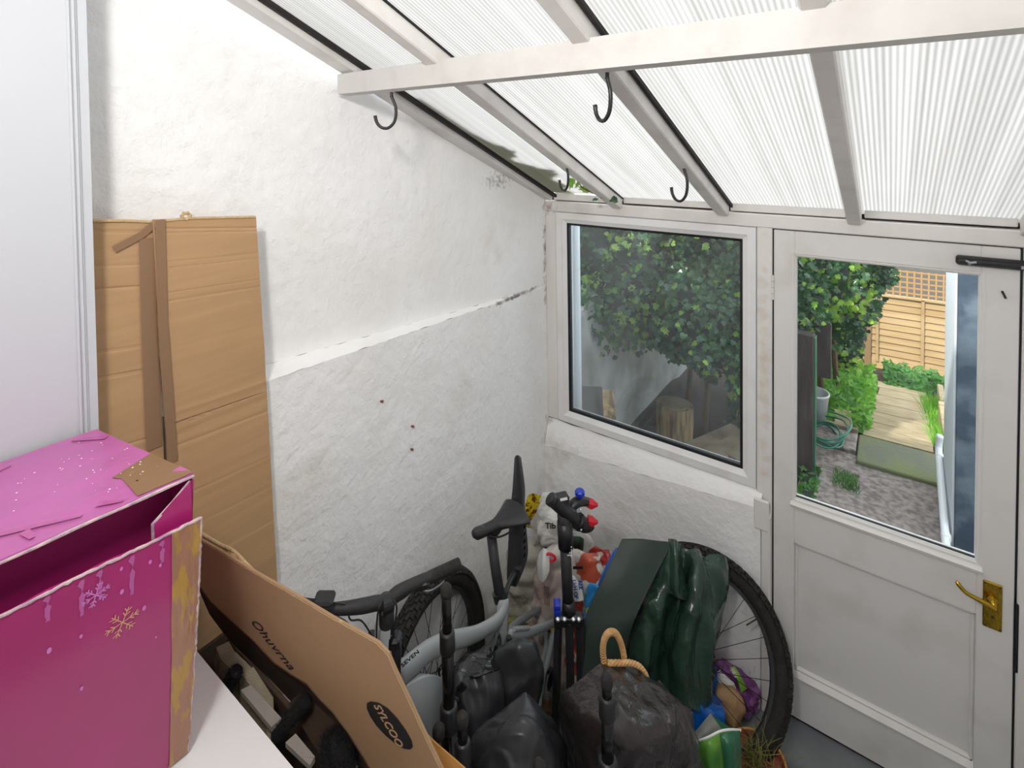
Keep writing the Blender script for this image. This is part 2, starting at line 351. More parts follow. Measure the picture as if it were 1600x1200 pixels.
def tag(o, label=None, cat=None, group=None, kind=None):
    if label: o['label'] = label
    if cat: o['category'] = cat
    if group: o['group'] = group
    if kind: o['kind'] = kind
def thing(name, label, cat, loc, group=None, kind=None):
    o = bpy.data.objects.new(name, None); col.objects.link(o); o.location = loc; o.empty_display_size = .05
    ORG[o.name] = V(loc); tag(o, label, cat, group, kind); return o
def struct(name, loc=(0, 0, 0), label=None):
    o = thing(name, label, None, loc, kind='structure'); return o
def crom(a, b, c, d, t):
    return .5*((2*b)+(c-a)*t+(2*a-5*b+4*c-d)*t*t+(3*b-a-3*c+d)*t**3)
def patchfn(ctrl, disp=None):
    C = [[V(p) for p in r] for r in ctrl]; nr, nc = len(C), len(C[0])
    def ev(u, v):
        x = u*(nc-1); i = min(int(x), nc-2); tx = x-i; y = v*(nr-1); j = min(int(y), nr-2); ty = y-j
        rows = []
        for k in range(j-1, j+3):
            r = C[max(0, min(nr-1, k))]; g = lambda q: r[max(0, min(nc-1, q))]
            rows.append(crom(g(i-1), g(i), g(i+1), g(i+2), tx))
        return crom(*rows, ty)
    if not disp: return ev
    def f(u, v):
        p = ev(u, v); e = .01; a = ev(min(1, u+e), v)-ev(max(0, u-e), v); b = ev(u, min(1, v+e))-ev(u, max(0, v-e))
        n = a.cross(b); n = n.normalized() if n.length > 1e-9 else V((0, 0, 1))
        return p + n*disp(u, v, p)
    return f
def ridge(p, s, off=0):
    n = noise.noise(V((p[0]*s+off, p[1]*s, p[2]*s))); return 1-abs(n)*2
def text(s, m, parent, p, right, up, size, depth=.0006, name='lettering', shear=0, bold=0, sx=1, label=None):
    cu = bpy.data.curves.new(name, 'FONT'); cu.body = s; cu.size = size; cu.extrude = depth; cu.align_x = 'CENTER'; cu.align_y = 'CENTER'; cu.shear = shear; cu.offset = bold; cu.resolution_u = 3
    cu.materials.append(MATS[m]); ob = bpy.data.objects.new(name, cu); col.objects.link(ob)
    r = V(right).normalized(); u = V(up); u = (u-r*u.dot(r)).normalized(); n = r.cross(u); p = V(p)
    M = Matrix(((r.x*sx, u.x, n.x, p.x), (r.y*sx, u.y, n.y, p.y), (r.z*sx, u.z, n.z, p.z), (0, 0, 0, 1)))
    if parent is not None: M = Matrix.Translation(-ORG[parent.name]) @ M
    me = ob.to_mesh().copy(); me.name = name; ob.to_mesh_clear(); bpy.data.objects.remove(ob)
    ob = bpy.data.objects.new(name, me); col.objects.link(ob)
    if not me.materials: me.materials.append(MATS[m])
    if parent is not None: ob.parent = parent
    ob.matrix_local = M
    if label: ob['label'] = label
    return ob

# ------------------------------------------------------------------ room shell
SL = .4533
def zl(y): return 1.664 - y*.051          # height of the ledge on the left wall
def xu(y): return -max(0, min(1, (-y-.15)/1.4))*.075
yb0, yb1 = -2.66, 0.12
wl = struct('wall_left')
def wn(y, z): return .005*noise.noise(V((3, y*4, z*4)))+.0022*noise.noise(V((9, y*16, z*16)))
b = MB(); b.grid(lambda u, v: (wn(yb0+(yb1-yb0)*u, zl(0)*v), yb0+(yb1-yb0)*u, zl(yb0+(yb1-yb0)*u)*v), 150, 90)
b.grid(lambda u, v: (lambda y: (wn(y, zl(y))*(1-v)+(xu(y)+wn(y, 1.8))*v, y, zl(y)+v*(.004+.018*max(0,-y)/1.6)+.004*noise.noise(V((y*20, 0, v)))))(yb0+(yb1-yb0)*u), 150, 5)
b.grid(lambda u, v: (lambda y, z0: (xu(y)+wn(y, z0+(3.5-z0)*v)*(1 if v > 0 else 0)+(wn(y, 1.8) if v == 0 else 0), y, z0+(3.5-z0)*v))(yb0+(yb1-yb0)*u, zl(yb0+(yb1-yb0)*u)+.004+.018*max(0,-(yb0+(yb1-yb0)*u))/1.6), 150, 100)
b.build('wall_face', 'plaster', wl, smooth=True)
MB().box((-.36, yb0, -.1), (-.14, yb1, 3.5)).build('wall_core', 'brick_far', wl)
for p in (at(596, 627, 1.60), at(644, 666, 1.66), at(643, 702, 1.62)):
    d = p.x  # slide onto the wall plane
    t = (0.004-CAM.x)/(p.x-CAM.x); q = CAM+(p-CAM)*t
    MB().lathe([(.003, -.004), (.0055, .003), (.005, .007), (.002, .009)], q, (1, .2, 0), 8).build('rusty_plug', 'nail', wl)

# far wall under the window, window post, lintel
wf = struct('wall_far')
def fy(x, z): return -.05 + .006*noise.noise(V((x*6, 2, z*6)))
def sillz(x): return .795+.09*max(0, min(1, x/1.06))
b = MB(); b.grid(lambda u, v: (u*1.085, fy(u*1.085, v*.8), sillz(u*1.085)*v), 60, 40)
b.grid(lambda u, v: (u*1.085, fy(u*1.085, .8)*(1-v)**.7+.012*v, sillz(u*1.085)+(.945-sillz(u*1.085))*(v**.8)+.004*noise.noise(V((u*12, v*3, 5)))), 60, 8)
b.build('wall_face', 'plaster', wf, smooth=True)
MB().box((-.05, -.0, -.1), (1.1, .12, .935)).build('wall_core', 'brick_far', wf)
MB().box((.0, -.012, .94), (.068, .06, 2.08), bev=.004).build('corner_post', 'wood_white', wf)
MB().box((1.062, -.012, .86), (1.122, .06, 2.08), bev=.004).build('door_post', 'wood_white', wf)
MB().box((1.085, -.052, 0), (1.122, .06, .862), bev=.006).build('door_post', 'wood_white', wf)
MB().box((1.060, -.058, .80), (1.118, -.045, .93), bev=.004).build('packing_board', 'wood_white', wf)
MB().box((.0, -.014, 2.079), (2.0, .09, 2.136), bev=.004).build('lintel', 'wood_white', wf)
MB().box((0, .03, 2.13), (2.0, .09, 2.155)).build('shadow_gap', 'gasket', wf)
for i, (x0, x1) in enumerate(((.052, .40), (.455, .895), (.955, 1.38), (1.44, 1.865))):
    MB().box((x0, -.006, 2.141+.004*(i % 2)), (x1, .05, 2.178), bev=.003).build('eaves_board', 'wood_white', wf)
MB().box((1.879, -.012, -.02), (1.96, .06, 2.08), bev=.004).build('door_post', 'wood_white', wf)
MB().box((1.875, -.012, .62), (1.884, -.002, .86)).build('bare_patch', 'gasket', wf)
wr = struct('wall_right'); MB().box((1.96, yb0, -.1), (2.15, .1, 3.4)).build('wall_face', 'plaster', wr)
nw = struct('wall_near'); MB().box((-3.3, -2.86, -.1), (5.2, -2.66, 5.55)).build('wall_face', 'plaster', nw)
fl = struct('floor'); MB().box((-.05, yb0, -.12), (2.0, .02, 0)).build('floor_screed', 'floor_grey', fl)

# window
wi = struct('window_1')
def frame(b, x0, x1, z0, z1, w_, y0, y1, bev=.006):
    b.box((x0, y0, z1-w_), (x1, y1, z1), bev=bev); b.box((x0, y0, z0), (x1, y1, z0+w_), bev=bev)
    b.box((x0, y0, z0), (x0+w_, y1, z1), bev=bev); b.box((x1-w_, y0, z0), (x1, y1, z1), bev=bev)
b = MB()
def mitre(b, x0, x1, z0, z1, w_, ya, yb, y2):
    o = [(x0, z0), (x1, z0), (x1, z1), (x0, z1)]; i = [(x0+w_, z0+w_), (x1-w_, z0+w_), (x1-w_, z1-w_), (x0+w_, z1-w_)]
    vs = [(p[0], ya, p[1]) for p in o]+[(p[0], yb, p[1]) for p in i]+[(p[0], y2, p[1]) for p in i]+[(p[0], y2, p[1]) for p in o]
    fs = []
    for k in range(4):
        j = (k+1) % 4; fs += [(k, j, 4+j, 4+k), (4+k, 4+j, 8+j, 8+k), (12+j, 12+k, k, j), (8+k, 8+j, 12+j, 12+k)]
    b.add(vs, fs)
mitre(b, .070, 1.060, .945, 2.077, .034, -.014, -.014, .05); mitre(b, .104, 1.026, .979, 2.043, .024, -.009, .004, .05)
b.build('window_frame', 'upvc', wi)
b = MB(); mitre(b, .126, 1.004, 1.001, 2.021, .012, .003, .006, .03); b.build('gasket', 'gasket', wi)
MB().box((.134, .012, 1.01), (.996, .016, 2.012)).build('pane', 'pane_glass', wi)

# door
dr = struct('door_1', (1.128, 0, 0))
for nm, a, c in (('hinge_stile', (1.128, -.008, .012), (1.206, .036, 2.074)), ('lock_stile', (1.775, -.008, .012), (1.872, .036, 2.074)),
                 ('top_rail', (1.206, -.008, 1.972), (1.775, .036, 2.074)), ('middle_rail', (1.206, -.008, .765), (1.775, .036, .955)), ('bottom_rail', (1.206, -.008, .012), (1.775, .036, .203))):
    MB().box(a, c, bev=.0025).build(nm, 'door_white', dr)
MB().box((1.2, .012, .2), (1.78, .026, .77)).build('lower_panel', 'door_white', dr)
b = MB()   # moulding round the lower panel
for a, c in (((1.206, .0, .752), (1.775, .014, .766)), ((1.206, .0, .203), (1.775, .014, .225)), ((1.206, .0, .203), (1.219, .014, .766)), ((1.762, .0, .203), (1.775, .014, .766))): b.box(a, c, bev=.005)
b.hexa([(1.206, -.016, .196), (1.775, -.016, .196), (1.775, .012, .226), (1.206, .012, .226)], (0, .002, -.01))
b.build('panel_moulding', 'door_white', dr)
b = MB(); mitre(b, 1.196, 1.786, .944, 1.984, .015, -.010, -.002, .03)
b.hexa([(1.192, -.022, .935), (1.79, -.022, .935), (1.786, .01, .958), (1.196, .01, .958)], (0, .004, -.012)); b.build('glazing_bead', 'wood_white', dr)
b = MB(); b.box((1.204, .006, .957), (1.776, .014, .963)); b.build('putty_line', 'gasket', dr)
MB().box((1.204, .015, .957), (1.778, .019, 1.975)).build('pane', 'door_glass', dr)
for z in (1.83, .35):
    b = MB(); 
    for k in range(4): b.tube([(1.124, -.011, z-.05+k*.026), (1.124, -.011, z-.05+k*.026+.024)], .006, 8)
    b.build('hinge', 'door_white', dr)
# lever handle
hb = MB().box((1.792, -.016, .74), (1.842, -.007, .905), bev=.003).build('handle_plate', 'brass', dr)
MB().lathe([(.017, 0), (.016, .004), (.01, .012), (.009, .03)], (1.817, -.016, .845), (0, -1, 0), 16).build('handle_rose', 'brass', hb, smooth=True)
MB().tube([(1.822, -.043, .838), (1.80, -.047, .846), (1.77, -.048, .852), (1.745, -.047, .858), (1.73, -.049, .872), (1.722, -.047, .880), (1.725, -.044, .886)], [.009, .0085, .007, .0065, .007, .007, .005], 10, sub=4).build('lever', 'brass', hb, smooth=True)
MB().lathe([(.005, 0), (.0045, .001)], (1.817, -.016, .785), (0, -1, 0), 12).build('keyhole', 'brass_dark', hb)
for (x, z) in ((1.798, .898), (1.836, .898), (1.798, .748), (1.836, .748)):
    MB().lathe([(.0035, 0), (.002, .0015)], (x, -.016, z), (0, -1, 0), 8).build('screw', 'brass_dark', hb)
# surface bolt / closer at the top right corner, small peg, bottom bolt keep
b = MB(); b.box((1.706, -.034, 2.006), (1.93, -.010, 2.038), bev=.006); b.tube([(1.712, -.036, 2.02), (1.93, -.036, 2.02)], .009, 12); cl = b.build('slide_bolt', 'black_plastic', dr)
b = MB(); b.tube([(1.73, -.046, 2.025), (1.742, -.048, 2.019), (1.758, -.047, 2.023)], .004, 8); b.tube([(1.736, -.046, 2.018), (1.742, -.047, 2.012)], .003, 8); b.box((1.868, -.048, 2.014), (1.88, -.04, 2.024)); b.build('bolt_knob', 'steel', cl)
MB().tube([(1.828, -.010, 1.925), (1.834, -.03, 1.908)], .0035, 8).build('peg', 'black_plastic', dr)
kb = MB().box((1.80, -.012, .125), (1.85, -.007, .142), bev=.002).build('bolt_keep', 'wood_white', dr)
for x in (1.808, 1.826): MB().lathe([(.003, 0), (.002, .001)], (x, -.012, .133), (0, -1, 0), 8).build('screw_hole', 'gasket', kb)

MB().box((1.118, .0, 2.0741), (1.884, .03, 2.0795)).build('door_gap', 'gasket', wf)
MB().box((1.1222, .0, .0), (1.1278, .03, 2.074)).build('door_gap', 'gasket', wf); MB().box((1.8722, .0, .0), (1.8788, .03, 2.074)).build('door_gap', 'gasket', wf)
MB().box((1.122, .0, .0), (1.878, .03, .0115)).build('door_gap', 'gasket', wf)

# roof: rafters, polycarbonate sheets, seals, cross beam
rf = struct('ceiling')
def zr(y): return 2.165 - SL*(y-.0)           # underside of the sheets
def along(b, x0, x1, dz0, dz1, y0=-2.66, y1=.0, bev=.004):
    L = math.hypot(y1-y0, SL*(y1-y0)); a = math.atan(SL)
    M = Matrix.Translation((0, y1, zr(y1))) @ Matrix.Rotation(-a, 4, 'X')
    b.box((x0, -L, dz0), (x1, 0, dz1), M, bev)
RX = ((-.03, .048), (.404, .452), (.902, .952), (1.386, 1.432), (1.868, 1.92))
for i, (x0, x1) in enumerate(RX):
    b = MB(); along(b, x0, x1, -.052 if i else -.03, .004, y1=-.002 if i else -.0); b.build('rafter', 'wood_white_rafter', rf)
for x0, x1 in ((.050, .072), (.954, .966), (1.922, 1.94)):
    b = MB(); along(b, x0, x1, -.012, .004, y1=-.0, bev=.002); b.build('rubber_seal', 'black_rubber_seal', rf)
b = MB(); along(b, .453, .457, -.004, .003, bev=0); b.build('rubber_seal', 'black_rubber_seal', rf)
for i, (x0, x1) in enumerate(((.06, .43), (.431, .957), (.958, 1.41), (1.411, 1.93))):
    b = MB(); L = math.hypot(2.80, SL*2.80); M = Matrix.Translation((0, .14, zr(.14))) @ Matrix.Rotation(-math.atan(SL), 4, 'X')
    y9 = -.0
    cut = .19 if i == 0 else 0
    b.box((x0, -L, .006), (x1, -cut, .014), M); b.build('roof_sheet', 'polycarbonate', rf)
MB().hexa([(-.03, -1.282, 2.634), (1.97, -1.292, 2.618), (1.97, -1.292, 2.700), (-.03, -1.282, 2.702)], (0, .042, -.004)).build('cross_beam', 'beam_white', rf)
# dark flashing seen through the sheet beside the wall
b = MB(); 
def fl_(u, v): 
    y = -1.0+1.02*u; wv = .03+.17*max(0, math.sin(u*3.3-.9))*max(0, noise.noise(V((u*8, 0, 3)))+.5+.3*noise.noise(V((u*40, 0, 3)))) + .03*u
    return (.055+wv*v, y, zr(y)+.0168)
b.grid(fl_, 160, 3); mat('algae', '8A8A78', .9, trans=.6); b.build('gutter_dirt', 'algae', rf)

# ceiling hooks
def hook(px, py, d, parent_w, lab, ang, sc_=1.0):
    p = at(px, py, d); t = thing('ceiling_hook', lab, 'hook', p, 'black hooks under the roof timbers')
    a = V((math.cos(ang), math.sin(ang), 0))
    prof = [(0, .01), (0, 0), (.004, -.012), (.010, -.030), (.010, -.052), (.004, -.072), (-.012, -.086), (-.030, -.084), (-.042, -.070), (-.046, -.052)]
    b = MB(); b.tube([p+a*(x*sc_)+V((0, 0, z*sc_)) for x, z in prof], [.0052]*9+[.006], 8, sub=3); b.build('hook_rod', 'black_plastic', t, smooth=True)
    MB().lathe([(.006, 0), (.006, .004), (.004, .006)], p+V((0, 0, -.004)), (0, 0, 1), 10).build('screw_collar', 'black_plastic', t)
    return t
hook(612, 150, 1.685, None, 'black metal hook screwed under the cross beam near the white side wall', .63, 1.2)
hook(949, 121, 1.262, None, 'black metal hook under the middle of the cross beam, in front of the third rafter', .63-1.15, 1.2)
hook(885, 259, 2.165, None, 'black metal hook under the narrow rafter beside the ivy leaves in the corner', .63-1.1, 1.2)
hook(1069, 263, 1.855, None, 'black metal hook under the lower end of the rafter over the window', .63-1.1, 1.38)

# white boxed door casing at the left edge
tr_ = struct('trim_1')
MB().hexa([(.12, -2.66, 0), (.12, -2.066, 0), (.12, -2.028, 3.2), (.12, -2.66, 3.2)], (-.12, 0, 0)).build('casing_board', 'door_paint_grey', tr_)
MB().hexa([(.114, -2.066, 0), (.114, -2.051, 0), (.114, -2.008, 3.2), (.114, -2.028, 3.2)], (-.11, 0, 0)).build('casing_return', 'door_paint_grey', tr_)
for dy in (-.006, -.0145):
    MB().tube([(.122, -2.066+dy, 0), (.122, -2.028+dy, 3.2)], .0032, 8).build('bead', 'door_paint_grey', tr_)

# made-up fitting for the fill light, above and behind the viewpoint
t = thing('added_fill_lamp', 'added round white fill lamp on the house wall, unseen behind the camera', 'lamp', (1.15, -2.66, 2.96))
MB().lathe([(.15, 0), (.15, .03), (.14, .045), (.135, .045)], (1.15, -2.66, 2.96), (0, 1, 0), 28).build('fill_lamp_base', 'upvc', t, smooth=False)
MB().lathe([(.13, .04), (.125, .06), (.10, .078), (.05, .09), (.001, .092)], (1.15, -2.66, 2.96), (0, 1, 0), 28).build('fill_lamp_cover', 'white_plastic', t, smooth=True)

# ------------------------------------------------------------------ garden
def gz(y): return -.1 if y < 3.0 else -.1-(y-3.0)*.235
ga = struct('garden_ground')
b = MB(); b.grid(lambda u, v: (lambda x, y: (x, y, gz(y)-.02+.012*noise.noise(V((x*3, y*3, 0)))))(-3+8*u, .12+(13-.12)*v), 60, 90)
b.build('garden_soil', 'soil', ga, smooth=True)
yd = struct('concrete_yard')
b = MB(); b.grid(lambda u, v: (lambda x, y: (x, y, -.088+.008*noise.noise(V((x*2.5, y*2.5, 1)))+.003*noise.noise(V((x*15, y*15, 1)))))(.98+.92*u+(.0 if v > .2 else .0), .12+2.36*v), 60, 90, thick=.06)
b.build('yard_surface', 'yard', yd, smooth=True)
pth = struct('garden_path')
# mossy slabs across, then the sunlit path slabs
for (x0, x1, y0, y1, m) in ((.98, 1.30, 2.50, 2.80, 'yard'), (1.31, 1.90, 2.36, 2.80, 'slab_moss')):
    MB().box((x0, y0, -.13), (x1, y1, -.06), bev=.008).build('paving_slab', m, pth)
ys = [2.83, 3.24, 3.72, 4.2, 4.7, 5.2, 5.7]
for i in range(6):
    y0, y1 = ys[i], ys[i+1]-.015; o = .02*math.sin(i*2.1); xl, xr = 1.335+.012*i+o, 1.80+.012*i+o*.5
    MB().hexa([(xl, y0, gz(y0)+.03), (xr, y0, gz(y0)+.035), (xr+.01, y1, gz(y1)+.035), (xl+.01, y1, gz(y1)+.028)], (0, 0, -.06)).build('path_slab', 'slab_path', pth)
for i, (x, y0, y1) in enumerate(((1.885, 3.0, 3.9), (1.93, 3.92, 4.9))):
    MB().box((x, y0, gz(y1)-.1), (x+.05, y1, gz(y0)+.03), bev=.006).build('edging_board', 'slab_path', pth)
MB().box((1.02, 2.80, -.16), (1.30, 2.84, -.03), bev=.004).build('edging_board', 'plank_old', pth)
MB().hexa([(1.13, 2.82, -.04), (1.26, 2.84, -.04), (1.24, 3.0, .03), (1.12, 2.98, .02)], (0, 0, -.05)).build('stone', 'slab_path', pth)

# boundary wall on the left of the garden, stub wall, white post
gw = struct('wall_garden')
MB().box((-.6, .12, -.2), (-.37, 8.2, 1.15), bev=.02).build('garden_wall_face', 'plaster_garden', gw)
ew = struct('wall_extension')
MB().box((1.835, 1.72, -.2), (3.2, 2.42, 3.4)).build('extension_wall', 'white_render', ew)
MB().box((1.86, .13, -.12), (1.98, .42, 2.3), bev=.004).build('side_board', 'slate_tone', ew)
MB().box((1.845, 1.70, -.15), (3.2, 1.72, 3.4), bev=.004).build('end_face', 'slate_tone', ew)  # near end of the white wall, shade and black mould in its colour
MB().tube([(1.845, 1.69, 1.72), (2.1, 1.69, 1.70)], .006, 6).build('cable', 'pipe_white', ew)
t = thing('drain_pipe', 'white plastic drain pipe along the foot of the outside white wall', 'pipe', (1.82, 1.6, -.1))
MB().tube([(1.822, 1.35, -.06), (1.80, 1.42, -.03), (1.80, 1.6, .0), (1.81, 2.4, .1), (1.815, 2.52, .16), (1.82, 2.52, .22)], .022, 12, sub=3).build('pipe_run', 'pipe_white', t, smooth=True)
for y, z in ((2.42, .103), (1.62, .003)): MB().tube([(1.802+(y-1.6)*.012, y, z), (1.803+(y-1.6)*.012, y+.04, z+.005)], .026, 12).build('pipe_collar', 'pipe_white', t)
p0 = at(900, 420, 2.95)
t = MB().tube([(p0.x, p0.y, -.12), (p0.x, p0.y, 2.1)], .024, 14).build('down_pipe', 'pipe_white', None, smooth=True, label='upright flaking white pipe outside the window at its left edge', cat='pipe')

# fence at the end of the garden
FY = 7.3; fz = -1.12
t = thing('garden_fence', 'pale new lap-panel fence with square trellis top at the garden end', 'fence', (1.5, FY, fz))
fx = [-1.9, -.62, 1.22, 3.1]
for i in range(3):
    for k in range(10):
        z0 = fz+.12+k*.1; wv = .006*noise.noise(V((i*3, k*1.7, 0)))
        MB().hexa([(fx[i]+.05, FY-.03, z0+wv), (fx[i+1]-.05, FY-.03, z0-wv), (fx[i+1]-.05, FY-.006, z0+.118), (fx[i]+.05, FY-.006, z0+.118)], (0, .012, 0)).build('lap_board', 'fence_wood', t)
    n = 4
    for k in range(n):
        x = fx[i]+.12+(fx[i+1]-fx[i]-.24)*k/(n-1); MB().box((x-.02, FY-.05, fz+.1), (x+.02, FY-.028, fz+1.14), bev=.003).build('batten', 'fence_wood', t)
    MB().box((fx[i]+.04, FY-.05, fz+1.12), (fx[i+1]-.04, FY+.02, fz+1.155), bev=.004).build('capping_rail', 'fence_wood', t)
    MB().box((fx[i]+.04, FY-.03, fz-.06), (fx[i+1]-.04, FY+.02, fz+.13), bev=.005).build('gravel_board', 'fence_base', t)
for x in fx: MB().box((x-.045, FY-.055, fz-.1), (x+.045, FY+.04, fz+1.6), bev=.006).build('fence_post', 'fence_post', t)
for i in (1, 2):
    nx = int((fx[i+1]-fx[i]-.1)/.084)
    for k in range(nx+1):
        x = fx[i]+.05+k*.084; MB().box((x, FY-.02, fz+1.155), (x+.02, FY-.01, fz+1.55)).build('trellis_slat', 'trellis', t)
    for k in range(5):
        z = fz+1.20+k*.08; MB().box((fx[i]+.05, FY-.01, z), (fx[i+1]-.05, FY, z+.02)).build('trellis_slat', 'trellis', t)
bk = struct('wall_neighbour'); MB().box((-3, 11.5, -3), (7, 11.9, 1.2)).build('brick_face', 'brick_far', bk)

# leaves
def leaf_mesh(name, m, lobes=True):
    b = MB()
    if lobes:
        out = [(0, -.45), (.30, -.42), (.5, -.1), (.30, .05), (.38, .42), (.12, .36), (0, .75), (-.12, .36), (-.38, .42), (-.30, .05), (-.5, -.1), (-.30, -.42)]
    else:
        out = [(0, -.6), (.2, -.3), (.26, 0), (.17, .35), (0, .7), (-.17, .35), (-.26, 0), (-.2, -.3)]
    vs = [(0, 0, 0)]+[(x, y, .16*abs(x)-.12*y*y) for x, y in out]; n = len(out)
    me = bpy.data.meshes.new(name); me.from_pydata(vs, [], [(0, 1+i, 1+(i+1) % n) for i in range(n)]); me.update(); me.materials.append(MATS[m])
    return me, vs, [(0, 1+i, 1+(i+1) % n) for i in range(n)]
LF, LFv, LFf = leaf_mesh('ivy_leaf', 'ivy_leaf'); LL, _, _ = leaf_mesh('ivy_leaf_light', 'ivy_leaf_light'); SL_, SLv, SLf = leaf_mesh('small_leaf', 'weed', False)
def rot_leaf(r, down=.6):
    n = V((r.gauss(0, .55), -1+r.gauss(0, .5), .75+r.gauss(0, .4))).normalized(); d = V((r.gauss(0, .7), r.gauss(0, .4), -down+r.gauss(0, .5)))
    d = (d-n*d.dot(n)).normalized(); x = d.cross(n); return Matrix(((x.x, d.x, n.x), (x.y, d.y, n.y), (x.z, d.z, n.z)))
def foliage(root, spots, n_single, sz, seed, light=.12, vs=LFv, fs=LFf, ms=('ivy_leaf', 'ivy_leaf_light'), meshes=(LF, LL), nm='leaf', up=False):
    """spots: points; the nearest ones become single leaves, the rest one joined mass"""
    r = random.Random(seed); spots = sorted(spots, key=lambda p: (p-CAM).length); o = ORG[root.name]; b = MB()
    for i, p in enumerate(spots):
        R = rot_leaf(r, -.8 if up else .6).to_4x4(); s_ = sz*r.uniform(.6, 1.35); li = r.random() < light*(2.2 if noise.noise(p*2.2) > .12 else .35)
        if i < n_single:
            ob = bpy.data.objects.new(nm, meshes[1 if li else 0]); col.objects.link(ob); ob.parent = root; ob.matrix_local = Matrix.Translation(p-o) @ R @ Matrix.Scale(s_, 4)
        else:
            b.mi = 1 if li else 0; b.add([p+(R @ V(q))*s_ for q in vs], fs)
    if b.v: b.build('foliage_mass', list(ms), root, kind='stuff')
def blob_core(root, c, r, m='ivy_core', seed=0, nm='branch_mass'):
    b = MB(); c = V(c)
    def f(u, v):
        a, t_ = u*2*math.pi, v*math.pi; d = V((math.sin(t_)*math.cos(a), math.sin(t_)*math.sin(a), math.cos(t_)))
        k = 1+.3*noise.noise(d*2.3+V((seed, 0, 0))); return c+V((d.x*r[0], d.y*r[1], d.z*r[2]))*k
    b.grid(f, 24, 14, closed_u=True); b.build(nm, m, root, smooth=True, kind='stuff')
def shell(c, r, n, rr, seed, front=True):
    out = []
    while len(out) < n:
        d = V((rr.gauss(0, 1), rr.gauss(0, 1), rr.gauss(0, 1))).normalized()
        if front and d.y > .45: continue
        k = (1+.3*noise.noise(d*2.3+V((seed, 0, 0))))*rr.uniform(.95, 1.28)
        out.append(V(c)+V((d.x*r[0], d.y*r[1], d.z*r[2]))*k)
    return out
rr = random.Random(11)
ivy = thing('ivy_hedge', 'dense dark green ivy overhanging the garden wall, seen through the window', 'ivy', (-.2, 2.3, -.1))
pts = []
for k, (c, r, n) in enumerate((((-.25, 1.75, 1.48), (.35, .55, .62), 2400), ((.10, 2.25, 1.38), (.45, .55, .66), 2400), ((.55, 2.55, 1.32), (.42, .5, .72), 2400),
                               ((-.35, 1.1, 1.75), (.16, .45, .36), 500), ((.0, 3.3, 1.5), (.6, .7, .8), 800), ((.3, 1.9, 1.95), (.45, .4, .35), 700), ((.66, 1.85, 1.20), (.22, .3, .50), 1500), ((.34, 1.75, 1.08), (.30, .35, .38), 1500), ((.60, 1.95, .78), (.14, .2, .26), 700))):
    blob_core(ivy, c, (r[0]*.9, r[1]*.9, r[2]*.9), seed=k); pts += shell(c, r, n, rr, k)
for k in range(60):   # the hanging strand
    q = k/60; pts.append(V((.54+.06*math.sin(q*6)+rr.gauss(0, .03), 1.98+rr.gauss(0, .03), 1.1-1.0*q)))
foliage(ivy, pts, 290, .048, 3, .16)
MB().tube([(.6, 2.2, 1.2), (.56, 2.0, .9), (.52, 1.98, .5), (.56, 1.98, .05)], .005, 6, sub=3).build('hanging_stem', 'stem', ivy)
for q in ((.2, 2.2, 0), (-.1, 2.7, 0)): MB().tube([(q[0], q[1], -.12), (q[0]+.05, q[1]-.05, .5), (q[0]-.03, q[1], 1.4)], [.03, .022, .015], 8, sub=4).build('stem', 'stem', ivy)
bush = thing('ivy_bush', 'ivy bush spilling over the garden path beyond the door glass', 'ivy', (1.0, 3.4, -.2))
pts = []
for k, (c, r, n) in enumerate((((.95, 2.95, 1.42), (.30, .4, .50), 1300), ((1.08, 3.5, 1.12), (.32, .45, .50), 1200), ((.85, 2.5, 1.1), (.17, .3, .42), 500), ((1.36, 3.6, 1.42), (.20, .22, .16), 450), ((1.44, 3.5, 1.15), (.10, .12, .10), 120), ((1.12, 4.0, .5), (.16, .3, .5), 400))):
    blob_core(bush, c, (r[0]*.88, r[1]*.88, r[2]*.88), seed=k+20); pts += shell(c, r, n, rr, k+20)
foliage(bush, pts, 90, .052, 5, .34)
for q in ((1.0, 3.3, 0), (1.1, 3.6, 0)): MB().tube([(q[0], q[1], -.2), (q[0]-.04, q[1], .5), (q[0], q[1], 1.2)], [.03, .024, .015], 8, sub=4).build('stem', 'stem', bush)
sprig = thing('ivy_sprig', 'ivy sprig with bright leaves pushing in under the roof corner', 'ivy', at(905, 285, 2.5))
c0 = at(905, 283, 2.49)
MB().tube([c0+V((-.05, .1, .05)), c0, c0+V((.03, -.02, -.03)), c0+V((.09, .0, -.06))], .003, 6, sub=3).build('stem', 'stem', sprig)
for (px, py, s_, m_) in ((899, 272, .05, 1), (893, 286, .052, 1), (903, 288, .042, 1), (914, 296, .06, 1), (922, 290, .04, 0), (935, 300, .045, 0), (958, 312, .05, 0), (946, 306, .035, 0), (888, 268, .035, 1), (930, 312, .03, 0)):
    p = at(px, py, 2.47+rr.uniform(-.02, .02)); ob = bpy.data.objects.new('leaf', LL if m_ else LF); col.objects.link(ob); ob.parent = sprig
    ob.matrix_local = Matrix.Translation(p-ORG[sprig.name]) @ rot_leaf(rr).to_4x4() @ Matrix.Scale(s_, 4)

